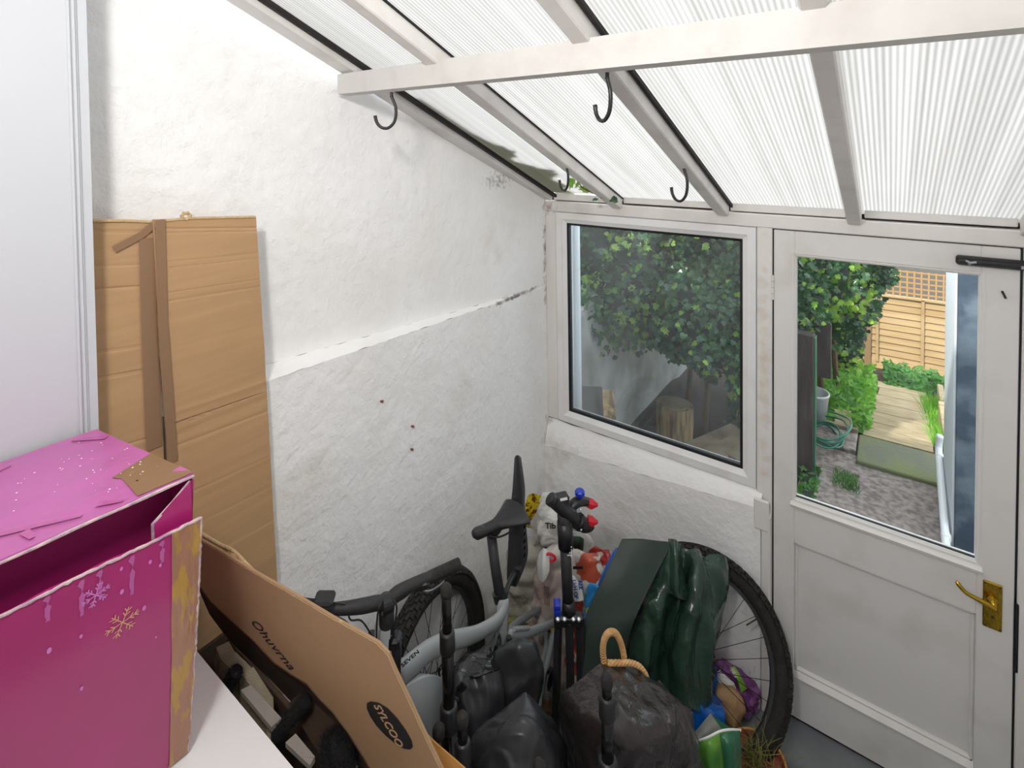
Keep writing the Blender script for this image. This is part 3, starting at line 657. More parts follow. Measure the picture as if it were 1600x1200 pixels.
def weeds(name, label, cat, area, n, sz, m, seed, h=.12, single=0, blades=False):
    r = random.Random(seed); x0, x1, y0, y1 = area; t = thing(name, label, cat, ((x0+x1)/2, (y0+y1)/2, gz((y0+y1)/2)))
    b = MB()
    for i in range(n):
        x, y = r.uniform(x0, x1), r.uniform(y0, y1); k = max(.15, .75+noise.noise(V((x*3.5, y*3.5, seed)))*1.3); z = gz(y)+r.uniform(0, h)*k
        if blades:
            hh = h*k*r.uniform(.6, 1.3); dx, dy = r.gauss(0, .35)*hh, r.gauss(0, .35)*hh; ww = sz*.08
            b.add([(x-ww, y, gz(y)), (x+ww, y, gz(y)), (x+dx, y+dy, gz(y)+hh)], [(0, 1, 2)])
        else:
            R = rot_leaf(r, -.2); b.add([V((x, y, z))+(R @ V(q))*sz*r.uniform(.6, 1.3) for q in SLv], SLf)
    if not blades:
        b2 = MB(); b2.grid(lambda u, v: (lambda xx, yy: (xx, yy, gz(yy)+h*.55*max(.1, .75+noise.noise(V((xx*3.5, yy*3.5, seed)))*1.3)*min(1, 6*min(u, 1-u, v, 1-v))))(x0+(x1-x0)*u, y0+(y1-y0)*v), 20, 20)
        b2.build('undergrowth', 'ivy_core' if m == 'weed_dark' else 'weed_dark', t, smooth=True, kind='stuff')
    b.build('leaves', m, t, kind='stuff'); return t
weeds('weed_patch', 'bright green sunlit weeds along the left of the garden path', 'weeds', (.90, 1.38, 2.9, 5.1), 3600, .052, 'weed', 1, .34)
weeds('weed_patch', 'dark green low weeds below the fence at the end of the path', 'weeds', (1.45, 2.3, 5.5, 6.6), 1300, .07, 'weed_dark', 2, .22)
weeds('grass_strip', 'tall bright grass between the path edge and the white outside wall', 'grass', (1.80, 2.3, 2.95, 5.2), 2600, .05, 'weed', 3, .14, blades=True)
weeds('moss_tuft', 'small dark grass tuft growing in the concrete yard', 'grass', (1.18, 1.34, 1.95, 2.2), 500, .03, 'weed_dark', 4, .035, blades=True)
weeds('leaf_litter', 'scattered weeds by the dark post at the yard edge', 'weeds', (.99, 1.10, 1.55, 2.1), 90, .05, 'weed_dark', 5, .07)

# dark timber posts, bucket, hose
t = thing('timber_post', 'dark weathered timber post just outside the left of the door glass', 'post', (1.0, 2.0, -.1))
pa = at(1259, 640, 3.95)
MB().box((pa.x-.07, pa.y-.05, -.12), (pa.x+.055, pa.y+.05, .98), bev=.006).build('post_body', 'dark_timber', t)
MB().box((pa.x+.055, pa.y-.03, -.12), (pa.x+.066, pa.y+.05, .96), bev=.002).build('green_edge_strip', 'green_bag_dark', t)
MB().box((pa.x-.0, pa.y+.40, .50), (pa.x+.13, pa.y+.44, .95), bev=.006).build('rear_board', 'dark_timber', t)
pb = Z = None
def onz(px, py, z):
    r = at(px, py, 1)-CAM; return CAM+r*((z-CAM.z)/r.z)
q = onz(1273, 655, -.05)
t = thing('bucket', 'grey-white plastic bucket behind the dark timber post in the yard', 'bucket', q)
MB().lathe([(.085, 0), (.108, .23), (.115, .235), (.115, .25), (.104, .25), (.082, .015), (.001, .015)], q, n=24).build('bucket_body', 'bucket', t, smooth=True)
MB().tube([q+V((.112*math.cos(a), .112*math.sin(a)-.0, .235-.05*math.sin(a))) for a in [i*math.pi/8 for i in range(9)]], .003, 6).build('handle', 'steel', t)
hq = onz(1285, 690, -.09); t = thing('garden_hose', 'green garden hose coiled on the yard beside the bucket', 'hose', hq)
b = MB()
for k in range(5):
    cx_, cy_ = hq.x+.02*math.sin(k*2.2), hq.y+.05*math.cos(k*1.7); a0 = k*.6
    P = [(cx_+(.11+.02*k)*math.cos(a0+a)*1.0, cy_+(.14+.03*k)*math.sin(a0+a), -.08+.03*k+.05*math.sin(a*1+k)**2) for a in [i*2*math.pi/12 for i in range(12)]]
    b.tube(P, .008, 8, closed=True, sub=2)
b.build('hose_loops', 'hose', t, smooth=True)

# stump, planks, board and stake outside the window
q = onz(1055, 690, -.1); q = V((q.x-.02, q.y+.05, -.1)); b = MB()
b.grid(lambda u, v: (lambda a, rr_: (q.x+rr_*math.cos(a), q.y+rr_*math.sin(a)*.8, q.z+.30*v+.012*noise.noise(V((math.cos(a)*3, math.sin(a)*3, 2)))*v))(u*2*math.pi, .155*(1+.10*noise.noise(V((math.cos(u*6.283)*1.6, math.sin(u*6.283)*1.6, v)))+.04*noise.noise(V((math.cos(u*6.283)*7, math.sin(u*6.283)*7, v*.6))))), 48, 10, closed_u=True, cap=True)
t = thing('log_stump', 'cut upright log stump standing on the soil below the window', 'log', q)
b.build('trunk', 'log', t, smooth=False)
b = MB(); b.lathe([(.12, .30), (.115, .308), (.001, .31)], q, n=24); b.build('cut_face', 'plank_old', t)
for i, (x, y, an) in enumerate(((.26, 1.86, .42), (.46, 1.98, .40), (.66, 2.12, .42))):
    M = Matrix.Translation((x, y, -.09+.005*i)) @ Matrix.Rotation(-an, 4, 'Z')
    tg = MB().box((-.085, -.32, 0), (.085, .50, .04), M, .006).build('timber_plank', 'plank_old', None, label=('old grey plank on the soil nearest the log stump', 'middle old grey plank on the soil outside the window', 'old grey plank on the soil furthest right outside the window')[i], cat='plank', group='planks on the soil outside')
p = at(930, 640, 3.4)
MB().hexa([at(908, 605, 3.35), at(938, 606, 3.55), at(948, 660, 3.45), at(908, 650, 3.25)], (.0, .02, 0)).build('slate_board', 'board_dark', None, label='dark grey board leaning on the garden wall behind the white pipe', cat='board')
MB().hexa([at(941, 610, 3.45), at(951, 612, 3.45), at(956, 668, 3.3), at(944, 664, 3.3)], (.02, .03, 0)).build('wooden_stake', 'log', None, label='short pale wooden stake leaning beside the dark board', cat='stake')

# ------------------------------------------------------------------ things in the room
# white cabinet top
t = thing('storage_cabinet', 'white glossy-topped cabinet in the lower left corner under the pink box', 'cabinet', (.45, -2.27, 0))
CT = 1.30
MB().box((.13, -2.64, .05), (.80, -1.915, CT-.035), bev=.006).build('cabinet_body', 'cabinet_white', t)
MB().hexa([(.125, -2.65, CT-.033), (.815, -2.65, CT-.033), (.815, -1.893, CT-.033), (.125, -1.9, CT-.033)], (0, 0, .033)).build('cabinet_top', 'cabinet_white', t)
dd = MB().box((.802, -2.63, .07), (.818, -1.93, CT-.05), bev=.005).build('cabinet_door', 'cabinet_white', t)
MB().tube([(.82, -2.02, .75), (.845, -2.02, .76), (.845, -2.02, .94), (.82, -2.02, .95)], .006, 8).build('handle', 'steel', dd)
for x in (.17, .76):
    for y in (-2.6, -1.95): MB().tube([(x, y, 0), (x, y, .06)], .018, 12).build('foot', 'black_plastic', t)

# pink gift box
BX = dict(fr=V((.489, -1.986, 1.85)), fl=V((.15, -2.039, 1.85)), nr=V((.452, -2.50, 1.85)), nl=V((.115, -2.52, 1.85)))
t = thing('gift_box', 'open magenta cardboard box with snowflake print and brown tape on the white cabinet', 'box', (.3, -2.24, CT))
def dn(p, z): return V((p.x-.052*(1.85-z)/.55, p.y-.012*(1.85-z)/.55, z))
tw = lambda u, v: .004*noise.noise(V((u*6, v*6, 1)))
def topf(u, v):
    p = BX['fl'].lerp(BX['fr'], u).lerp(BX['nl'].lerp(BX['nr'], u), v); e = min(u, 1-u, v, 1-v)
    return p+V((0, 0, tw(u, v)-.010*math.sin(u*math.pi)*math.sin(v*math.pi)*0+.002))
MB().grid(topf, 20, 24, thick=.005).build('top_flap', 'pink_top_lit', t)
def side(b, a, c, z0, z1, off): b.hexa([dn(a, z0), dn(c, z0), dn(c, z1), dn(a, z1)], off)
b = MB(); side(b, BX['fl'], BX['nl'], CT+.002, 1.845, (.004, 0, 0)); b.build('side_panel', 'pink', t)
b = MB(); side(b, BX['fl'], BX['fr'], CT+.002, 1.845, (0, -.004, 0)); b.build('side_panel', 'pink', t)
b = MB(); side(b, BX['nl'], BX['nr'], CT+.002, 1.845, (0, .004, 0)); b.build('side_panel', 'pink', t)
b = MB(); b.hexa([dn(BX['fr'], CT+.003), dn(BX['fl'], CT+.003), dn(BX['nl'], CT+.003), dn(BX['nr'], CT+.003)], (0, 0, .004)); b.build('base_panel', 'pink', t)
# inner dark lining just behind the open slot
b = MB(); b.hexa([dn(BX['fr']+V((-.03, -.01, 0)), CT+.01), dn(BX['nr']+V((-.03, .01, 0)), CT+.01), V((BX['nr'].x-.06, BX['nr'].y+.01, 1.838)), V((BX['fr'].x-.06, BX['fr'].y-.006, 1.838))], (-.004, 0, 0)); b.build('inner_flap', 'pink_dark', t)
# outer front panel, bulging away at the top
A0 = V((.513, -1.990, 1.788)); A1 = V((.395+.06, -2.50, 1.80)); B0 = V((.449, -2.008, CT+.004)); B1 = V((.415, -2.50, CT+.004))
def ptop(v): return 1.790+.012*math.sin(v*2.0+.3)+.004*noise.noise(V((v*8, 3, 1)))
FPX = lambda u_, v: (lambda u, zt: V((B0.x+(A0.x-B0.x)*u**.9 + (-.028*(v)) + .004*math.sin(u*3), -1.986-.014*(1-u) - .51*v, CT+.004+(zt-CT-.004)*u)))(max(0, u_), 1.783+.02*v+.006*noise.noise(V((v*9, 3, 1))))
MB().grid(FPX, 26, 44, thick=.005).build('front_panel', 'pink', t)
def fpn(u, v):
    e = .01; a = FPX(min(1, u+e), v)-FPX(u-e, v); c = FPX(u, min(1, v+e))-FPX(u, max(0, v-e)); n = a.cross(c).normalized()
    return n if n.x > 0 else -n
def fp_patch(b, u0, u1, v0, v1, off=.0012, n=8, wob=0):
    b.grid(lambda i, j: (lambda u, v: FPX(u, v)+fpn(u, v)*off)(u0+(u1-u0)*i, v0+(v1-v0)*j+wob*noise.noise(V((i*5, j, 2)))), n*2, n)
# wide brown tape down the corner
b = MB(); b.grid(lambda i, j: (lambda u, v: FPX(u, v)+fpn(u, v)*(.0016+.0012*noise.noise(V((u*14, v*60, 4)))))(1.0*i, (.0)+(.094-.03*(1-i))*j+.003*noise.noise(V((i*7, j*2, 8)))*j), 60, 8); b.build('brown_tape', 'tape_box', t, smooth=True)
b = MB()
q = lambda a, c: BX['fl'].lerp(BX['fr'], a).lerp(BX['nl'].lerp(BX['nr'], a), c)+V((0, 0, .0088))
b.add([q(.60, .002), q(1, .002), q(1, .02), q(.99, .165), q(.75, .14), q(.70, .155)], [(5, 4, 3, 2, 1, 0)]); b.build('brown_tape', 'tape_brown', t)
# side ear flap visible in the slot
b = MB(); b.hexa([(.488, -1.992, 1.70), (.484, -2.05, 1.70), (.484, -2.052, 1.802), (.488, -1.992, 1.845)], (.003, 0, 0)); b.build('ear_flap', 'pink', t)
b = MB(); b.tube([(.487, -1.992, 1.845), (.486, -2.02, 1.822), (.485, -2.053, 1.800), (.485, -2.053, 1.74)], .0028, 6); b.build('ear_flap_edge', 'pink_edge', t)
# worn pale edges
def worn(P, r=.0034):
    pts = []
    for a, c in zip(P, P[1:]):
        for k in range(14): pts.append(V(a).lerp(V(c), k/14)+V((noise.noise(V((k*.9, a[1]*9, 1))), noise.noise(V((k*.9, a[1]*9, 4))), noise.noise(V((k*.8, a[0]*9, 7)))))*.0016)
    pts.append(V(P[-1])); MB().tube(pts, [r*(.7+.6*abs(noise.noise(V((i*.7, 0, 0))))) for i in range(len(pts))], 6).build('worn_edge', 'pink_edge', t)
worn([BX['fr']+V((0, 0, .002)), BX['nr']+V((0, 0, .002))]); worn([BX['fl']+V((0, 0, .002)), BX['nl']+V((0, 0, .002))], .005); worn([BX['fl'], BX['fr']], .003)
worn([FPX(1, v/6) for v in range(7)], .0034); worn([FPX(u/5, 0) for u in range(6)], .003)
# clear tape strips
b = MB()
for v, l in ((.115, .10), (.20, .16), (.285, .12), (.33, .14), (.41, .1)): fp_patch(b, 1-l, .985, v, v+.010, .001, 5, .012)
b.build('clear_tape', 'clear_tape', t, kind='stuff')
b = MB()
for (a0, c0, a1, c1) in ((.05, .10, .18, .02), (.1, .3, .12, .36), (.06, .42, .11, .46), (.94, .30, .72, .55), (.97, .2, .9, .25), (.95, .42, .86, .42)):
    p, r_ = q(a0, c0), q(a1, c1); d = (r_-p).normalized().cross(V((0, 0, 1)))*.0035; b.add([p-d, r_-d*2, r_+d*2, p+d], [(0, 1, 2, 3)])
b.build('clear_tape', 'clear_tape', t, kind='stuff')
# printed snowflakes and dots
def snow(b, u, v, R, wd, off=.0016, dens=3):
    c = FPX(u, v)+fpn(u, v)*off; n = fpn(u, v); ex = (FPX(u, v+.01)-FPX(u, v-.01)).normalized()*-1; ey = n.cross(ex)*-1
    if ey.z < 0: ey = -ey
    def ln(p, r_):
        d = (r_-p).normalized().cross(n)*wd; b.add([p-d, r_-d, r_+d, p+d], [(0, 1, 2, 3)])
    for k in range(6):
        a = k*math.pi/3+.2; D = ex*math.cos(a)+ey*math.sin(a); ln(c, c+D*R)
        for f in (.42, .70):
            for s_ in (-1, 1):
                a2 = a+s_*.75; D2 = ex*math.cos(a2)+ey*math.sin(a2); ln(c+D*R*f, c+D*R*f+D2*R*.32)
b = MB(); snow(b, .755, .228, .024, .0007); b.build('gold_snowflake', 'flake_gold', t)
b = MB(); snow(b, .905, .300, .019, .0009); b.build('lilac_snowflake', 'flake_lilac', t)
b = MB()
for (u, v, r_) in ((.93, .155, .004), (.895, .125, .0035), (.955, .235, .0035), (.87, .232, .0045), (.765, .168, .0048), (.79, .335, .0035), (.80, .41, .005), (.60, .33, .0038), (.62, .13, .002)):
    c = FPX(u, v); n = fpn(u, v); ex = (FPX(u, v+.01)-FPX(u, v-.01)).normalized(); ey = n.cross(ex); c = c+n*.0014
    b.add([c+(ex*math.cos(a)*.6+ey*math.sin(a))*r_ for a in [i*math.pi/6 for i in range(12)]], [tuple(range(12))])
b.build('lilac_dots', 'flake_lilac', t)
b = MB(); r2 = random.Random(3)
for k in range(70):
    a, c_ = (r2.uniform(.25, .85), r2.uniform(.02, .22)) if k < 34 else (r2.uniform(.1, .95), r2.uniform(.05, .8)); s_ = r2.uniform(.0005, .0018); p = q(a, c_)
    b.add([p+V((math.cos(i*1.257)*s_*1.4, math.sin(i*1.257)*s_, 0)) for i in range(5)], [(0, 1, 2, 3, 4)])
b.build('paint_chips', 'white_chip', t)
MB().lathe([(.003, 0), (.004, .002), (.002, .003)], q(.62, .63), n=8).build('crumb', 'flake_gold', t)

# tall cardboard panels by the left wall
def sheet(name, c, th, m, parent, nu=24, nv=60, creases=(), wob=.002, seed=0, depth=.004):
    """c: TL, TR, BR, BL; creases: v positions (with slope) pressed into the face"""
    TL, TR, BR, BL = [V(p) for p in c]; n = (TR-TL).cross(BL-TL).normalized()
    if n.dot(CAM-TL) < 0: n = -n
    def f(u, v):
        p = TL.lerp(TR, u).lerp(BL.lerp(BR, u), v); d = wob*noise.noise(V((u*3, v*6, seed)))
        for cr in creases:
            vv, k, s_ = cr[:3]; x = (v-(vv+k*(u-.5)))/s_
            d -= depth*math.exp(-x*x)*(cr[3] if len(cr) > 3 else 1)
        if v < .004: d += .002*noise.noise(V((u*20, 1, seed)))
        return p+n*d
    b = MB(); b.grid(f, nu, nv, thick=-th if (TR-TL).cross(BL-TL).dot(n) < 0 else th); return b.build(name, m, parent), f, n
t = thing('cardboard_sheet', 'tall folded brown cardboard packaging leaning against the left wall', 'cardboard', (.03, -1.85, 0))
def onx(px, py, x):
    r = at(px, py, 1)-CAM; return CAM+r*((x-CAM.x)/r.x)
sheet('wide_panel', [onx(241, 343, .030), onx(400, 338, .025), onx(417, 610, .032), onx(262, 664, .036)], .006, 'cardboard', t, 20, 160, [(.055, .02, .005), (.075, .02, .004, .5), (.21, .0, .004, .4), (.24, -.0, .003, .3), (.40, 0, .005, .6), (.36, 0, .004, .4), (.95, 0, .012, -.5)], seed=1, depth=.002)
BL_, BR_ = onx(262, 666, .038), onx(417, 612, .034); e1 = (onx(435, 940, .042)-BR_).normalized(); 
sheet('wide_panel', [BL_, BR_, BR_+e1*1.3, BL_+e1*1.3], .006, 'cardboard', t, 20, 200, [(.02, -.01, .008), (.045, .0, .004), (.15, .0, .003, .5), (.22, .0, .004, .5), (.3, .0, .004, .5)], seed=2, depth=.0015)
NL, NR = onx(118, 345, .018), onx(239, 347, .020); e2 = (onx(255, 690, .030)-NR).normalized()
sheet('narrow_panel', [NL, NR, NR+e2*.62, NL+e2*.62], .006, 'cardboard', t, 16, 140, [(.04, .0, .005), (.17, .0, .004), (.26, .0, .005), (.5, .0, .004), (.60, 0, .006), (.88, 0, .004)], seed=3, depth=.0022)
sheet('narrow_panel', [NL+e2*.624, NR+e2*.624, NR+e2*1.75, NL+e2*1.75], .006, 'cardboard', t, 16, 60, [(.03, 0, .004), (.2, 0, .003)], seed=4)
MB().tube([onx(240, 343, .027), onx(252, 560, .032), onx(261, 680, .037), onx(264, 740, .040)], .0035, 6).build('fold_edge', 'cardboard_dark', t)
sh, f1, n1 = None, None, None
def strip(name, P, w_, m, n, off):
    b = MB(); P = [V(p) for p in P]; n = V(n)
    vs = []
    for i, p in enumerate(P):
        d = (P[min(i+1, len(P)-1)]-P[max(i-1, 0)]).normalized().cross(n).normalized()*w_/2; vs += [p-d+n*off, p+d+n*off]
    b.add(vs, [(2*i, 2*i+1, 2*i+3, 2*i+2) for i in range(len(P)-1)]); return b.build(name, m, t)
strip('brown_tape', [onx(229, 372, .0225), onx(232, 500, .0255), onx(241, 700, .0315)], .034, 'tape_brown', (1, 0, .04), .003)
strip('brown_tape', [onx(250, 343, .032), onx(254, 500, .0365), onx(265, 650, .041), onx(269, 720, .045)], .022, 'tape_brown', (1, 0, .04), .003)
strip('brown_tape', [onx(240, 350, .025), onx(222, 366, .0245), onx(200, 378, .0245), onx(177, 390, .0245)], .017, 'tape_brown', (1, 0, .0), .003)
MB().tube([onx(238, 347, .020), onx(200, 345, .021), onx(145, 345, .020)], .004, 6).build('torn_edge', 'card_edge', t)
MB().tube([onx(243, 346, .03), onx(300, 341, .028), onx(399, 339, .025)], .004, 6).build('torn_edge', 'card_edge', t)
b = MB(); 
for k in range(9): a = k*.9; b.tube([V((.028, -1.80+.012*math.cos(a), 2.277+.008*math.sin(a))), V((.03, -1.80+.012*math.cos(a+1.4), 2.279+.010*math.sin(a+1.2)))], .004, 6)
b.build('screwed_paper_knot', 'card_edge', t)

# large leaning printed carton flap with the round badge
TL, TR = at(312, 843, 1.1), at(607, 1022, 1.1)
def onz2(px, py, z): return onz(px, py, z)
TL, TR = onz(300, 836, 1.50), onz(607, 1022, 1.50)
u_ = (TR-TL).normalized(); v_ = V((0, .10, -.995)); v_ = (v_-u_*v_.dot(u_)).normalized(); nn = u_.cross(v_).normalized()
if nn.dot(CAM-TL) < 0: nn = -nn
def onp(px, py, o=0):
    r = at(px, py, 1)-CAM; P0 = TL+nn*o; return CAM+r*((P0-CAM).dot(nn)/r.dot(nn))
t = thing('printed_carton', 'large brown carton flap with a black round badge, leaning behind the white cabinet', 'box', (.45, -1.65, 0))
up = [(300, 836), (340, 858), (400, 895), (470, 935), (520, 965), (560, 987), (590, 1004), (607, 1022), (618, 1048), (640, 1095), (663, 1145), (690, 1202), (712, 1250)]
lo_ = [(300, 900), (330, 940), (365, 972), (400, 1004), (430, 1036), (460, 1056), (480, 1068), (500, 1092), (520, 1112), (545, 1145), (562, 1172), (580, 1202), (605, 1250)]
b = MB(); n_ = len(up)
def wedge(o, th, mi):
    vs = [onp(x, y, o) for x, y in up]+[onp(x, y, o) for x, y in lo_]; vs2 = [p-nn*th for p in vs]
    fs = [(i, i+1, n_+i+1, n_+i) for i in range(n_-1)]; fs2 = [tuple(2*n_+k for k in f[::-1]) for f in fs]
    rim = [(i, 2*n_+i, 2*n_+i+1, i+1) for i in range(n_-1)]+[(n_+i+1, 3*n_+i+1, 3*n_+i, n_+i) for i in range(n_-1)]+[(0, n_, 3*n_, 2*n_), (n_-1, 3*n_-1, 4*n_-1, 2*n_-1)]
    b.add(vs+vs2, fs+fs2+rim)
wedge(0, .005, 0); b.build('front_flap', 'cardboard_dark', t)
def rough_line(P, r, nm, m, o=0):
    pts = []
    for (x0, y0), (x1, y1) in zip(P, P[1:]):
        for k in range(6): pts.append(onp(x0+(x1-x0)*k/6, y0+(y1-y0)*k/6, o)+nn*.0015*noise.noise(V((x0+k*3, y0, 0)))+v_*.002*noise.noise(V((x0*.3+k*2.3, y0, 5))))
    MB().tube(pts, r, 6).build(nm, m, t)
rough_line(up, .0026, 'torn_edge', 'card_edge', -.002)
rough_line(lo_, .0022, 'lower_crease', 'card_edge_dark', -.003)
# back wall of the carton (offset behind), curled flap and inner face low right coloured as if lit through
P1 = [onp(x, y, -.035) for x, y in ((308, 828), (345, 850), (366, 860), (396, 890), (440, 930), (470, 955))]
P2 = [p+v_*.10 for p in P1]
b = MB(); b.grid(patchfn([P1, [a.lerp(c, .5) for a, c in zip(P1, P2)], P2]), 24, 8, thick=.005); b.build('rear_flap', 'cardboard', t)
MB().tube([p+V((0, -.002, .0)) for p in P1], .004, 8, sub=3).build('rear_flap_edge', 'card_edge', t)
b = MB(); b.grid(patchfn([[onp(350, 868, -.02), onp(360, 862, -.026), onp(380, 884, -.03), onp(428, 926, -.03)], [onp(352, 886, -.012), onp(370, 900, -.012), onp(390, 905, -.012), onp(432, 936, -.012)]]), 12, 6, thick=.003); b.build('curled_tab', 'cardboard', t)
b = MB(); b.grid(patchfn([[at(650, 1128, 1.14), at(680, 1158, 1.12), at(726, 1198, 1.10), at(770, 1240, 1.08)], [at(655, 1175, 1.12), at(690, 1215, 1.10), at(720, 1240, 1.09), at(745, 1262, 1.08)], [at(660, 1260, 1.1), at(690, 1280, 1.09), at(720, 1300, 1.08), at(740, 1320, 1.07)]]), 16, 12, thick=.004); b.build('inner_flap', 'cardboard_lit', t)
# body of the carton below, standing on the floor
bz = V((0, 0, 0)); c1 = onp(480, 1068, -.006); 
MB().hexa([V((.12, -1.73, .01)), V((.72, -1.69, .01)), V((.72, -1.66, .62)), V((.12, -1.70, .62))], (0, .12, 0)).build('carton_body', 'cardboard_dark', t)
b = MB(); P_ = [onp(x, y, -.012) for x, y in lo_]; b.grid(lambda u, v: (lambda f: P_[int(f)].lerp(P_[min(len(P_)-1, int(f)+1)], f-int(f)))(u*(len(P_)-1.001))+v_*.16*v-nn*.03*v-v_*.02, 30, 4, thick=.003); b.build('carton_gap_shade', 'brown_dark', t)  # dark brown sheet standing in for shade inside the carton below the flap
# badge: dark disc with brush lettering
def ons(px, py): return onp(px, py, .0012)
bc = ons(609, 1134); ea = (ons(572, 1097)-bc); eb = (ons(646, 1171)-bc); major = (eb-ea)/2
mn = (ons(590+34, 1120)-ons(590, 1143)); 
b = MB(); A = [(573, 1099), (579, 1096), (591, 1098), (606, 1107), (621, 1123), (634, 1141), (643, 1157), (645, 1167), (641, 1171), (631, 1170), (616, 1161), (602, 1149), (588, 1134), (578, 1119), (573, 1107)]
b.add([ons(x, y) for x, y in A], [tuple(range(len(A)))]); bd = b.build('round_badge', 'black_ink', t)
d0 = (onp(622, 1160)-onp(590, 1105)).normalized()
side_ = (nn.cross(d0)); 
text('SYLCOO', 'cardboard', t, onp(606, 1133, .0022), d0, nn.cross(d0), .031, .0003, 'badge_lettering', shear=.25, bold=.0005, sx=.68)
d1 = (onp(440, 1060, 0)-onp(381, 960, 0)).normalized()
d1 = (onp(450, 1052, 0)-onp(380, 966, 0)).normalized()
text('Ohuvrna', 'black_ink', t, onp(422, 1003, .0015), d1, nn.cross(d1), .040, .0003, 'script_lettering', shear=.75, bold=-.0002, sx=1.0)

# shelf crate for books and brushes; tall dark sides stand in for deep shade
t = thing('dark_crate', 'crate in the gap behind the white cabinet, dark brown in place of deep shade', 'crate', (.4, -1.8, 0))
MB().box((.03, -1.888, .0), (.82, -1.876, .86), bev=.002).build('crate_side', 'brown_dark', t); MB().box((.03, -1.75, .0), (.82, -1.738, 1.10), bev=.002).build('crate_side', 'brown_dark', t)
MB().box((.045, -1.876, .0), (.055, -1.75, 1.12), bev=.002).build('crate_end', 'brown_dark', t); MB().box((.808, -1.876, .0), (.82, -1.75, .90), bev=.002).build('crate_end', 'brown_dark', t)
MB().box((.042, -1.876, .78), (.808, -1.75, .80)).build('crate_shelf', 'brown_dark', t)
def slabq(nm, P, d, off, m, parent=None, **k):
    b = MB(); q_ = [at(x, y, d_) for (x, y), d_ in zip(P, d if isinstance(d, (list, tuple)) else [d]*4)]; b.hexa(q_, off); return b.build(nm, m, parent, **k)
for i, (P, d, lab) in enumerate((([(337, 1012), (357, 1002), (368, 1020), (345, 1032)], 1.27, 'cream page block of a book nearest the pink box behind the cabinet'),
                         ([(345, 1032), (368, 1018), (392, 1042), (372, 1058)], 1.25, 'second cream page block in the gap behind the white cabinet'),
                         ([(374, 1050), (396, 1042), (427, 1090), (416, 1107)], 1.235, 'largest cream page block in the gap beside the black brush'))):
    bk_ = thing('book', lab, 'book', at(P[0][0], P[0][1], d)+V((0, 0, -.2)), 'books in the gap behind the cabinet')
    slabq('pages', P, d, (0, .0, -.19), 'pages', bk_)
    q_ = [at(x, y, d) for x, y in P]; b = MB(); b.hexa([q_[0]+V((0, 0, .002)), q_[3]+V((0, 0, .002)), q_[3]+V((0, 0, -.19)), q_[0]+V((0, 0, -.19))], (-.004, -.002, 0)); b.build('cover', 'book_cover', bk_)
slabq('grey_plank', [(376, 1078), (392, 1070), (440, 1122), (424, 1136)], [1.21, 1.22, 1.17, 1.16], (0, .0, -.012), 'grey_plank', label='grey board lying between the two black brushes behind the cabinet', cat='plank')
slabq('grey_plank', [(446, 1160), (462, 1146), (492, 1182), (484, 1196)], [1.13, 1.14, 1.11, 1.10], (0, .0, -.012), 'grey_plank', label='short grey board end below the large round brush', cat='plank')
slabq('brown_board', [(450, 1100), (482, 1070), (545, 1140), (500, 1180)], [1.2, 1.2, 1.12, 1.12], (0, .02, -.02), 'brown_dark', label='dark grained board in the gap under the printed carton', cat='board')
def brush(lab, pts, d, r, seed, n=700):
    c = [at(x, y, d) for x, y in pts]; t = thing('brush', lab, 'brush', c[0]+V((0, 0, -.1)), 'black brush heads behind the cabinet')
    b = MB(); R_ = random.Random(seed)
    b.tube(c, [r*.75]*len(c), 14, sub=3); b.build('brush_core', 'bristle', t, smooth=True)
    b = MB()
    for k in range(n):
        s_ = R_.uniform(0, len(c)-1.001); i = int(s_); p = c[i].lerp(c[i+1], s_-i); ax = (c[i+1]-c[i]).normalized()
        dd_ = V((R_.gauss(0, 1), R_.gauss(0, 1), R_.gauss(0, 1))); dd_ = (dd_-ax*dd_.dot(ax)*.7).normalized(); e = p+dd_*r*R_.uniform(.95, 1.12); sd_ = ax*.0007
        b.add([p+dd_*r*.6-sd_, p+dd_*r*.6+sd_, e], [(0, 1, 2)])
    b.build('bristles', 'bristle', t, kind='stuff'); return t
brush('small black bristle brush head beside the cream page blocks', [(352, 1078), (362, 1060), (370, 1048)], 1.21, .020, 1)
brush('long black bristle brush head slanting across the gap behind the cabinet', [(432, 1152), (452, 1126), (470, 1104), (478, 1094)], 1.15, .019, 2)
brush('large round black bristle brush head at the bottom under the carton flap', [(510, 1185), (528, 1180), (540, 1170)], 1.10, .050, 3, 1500)

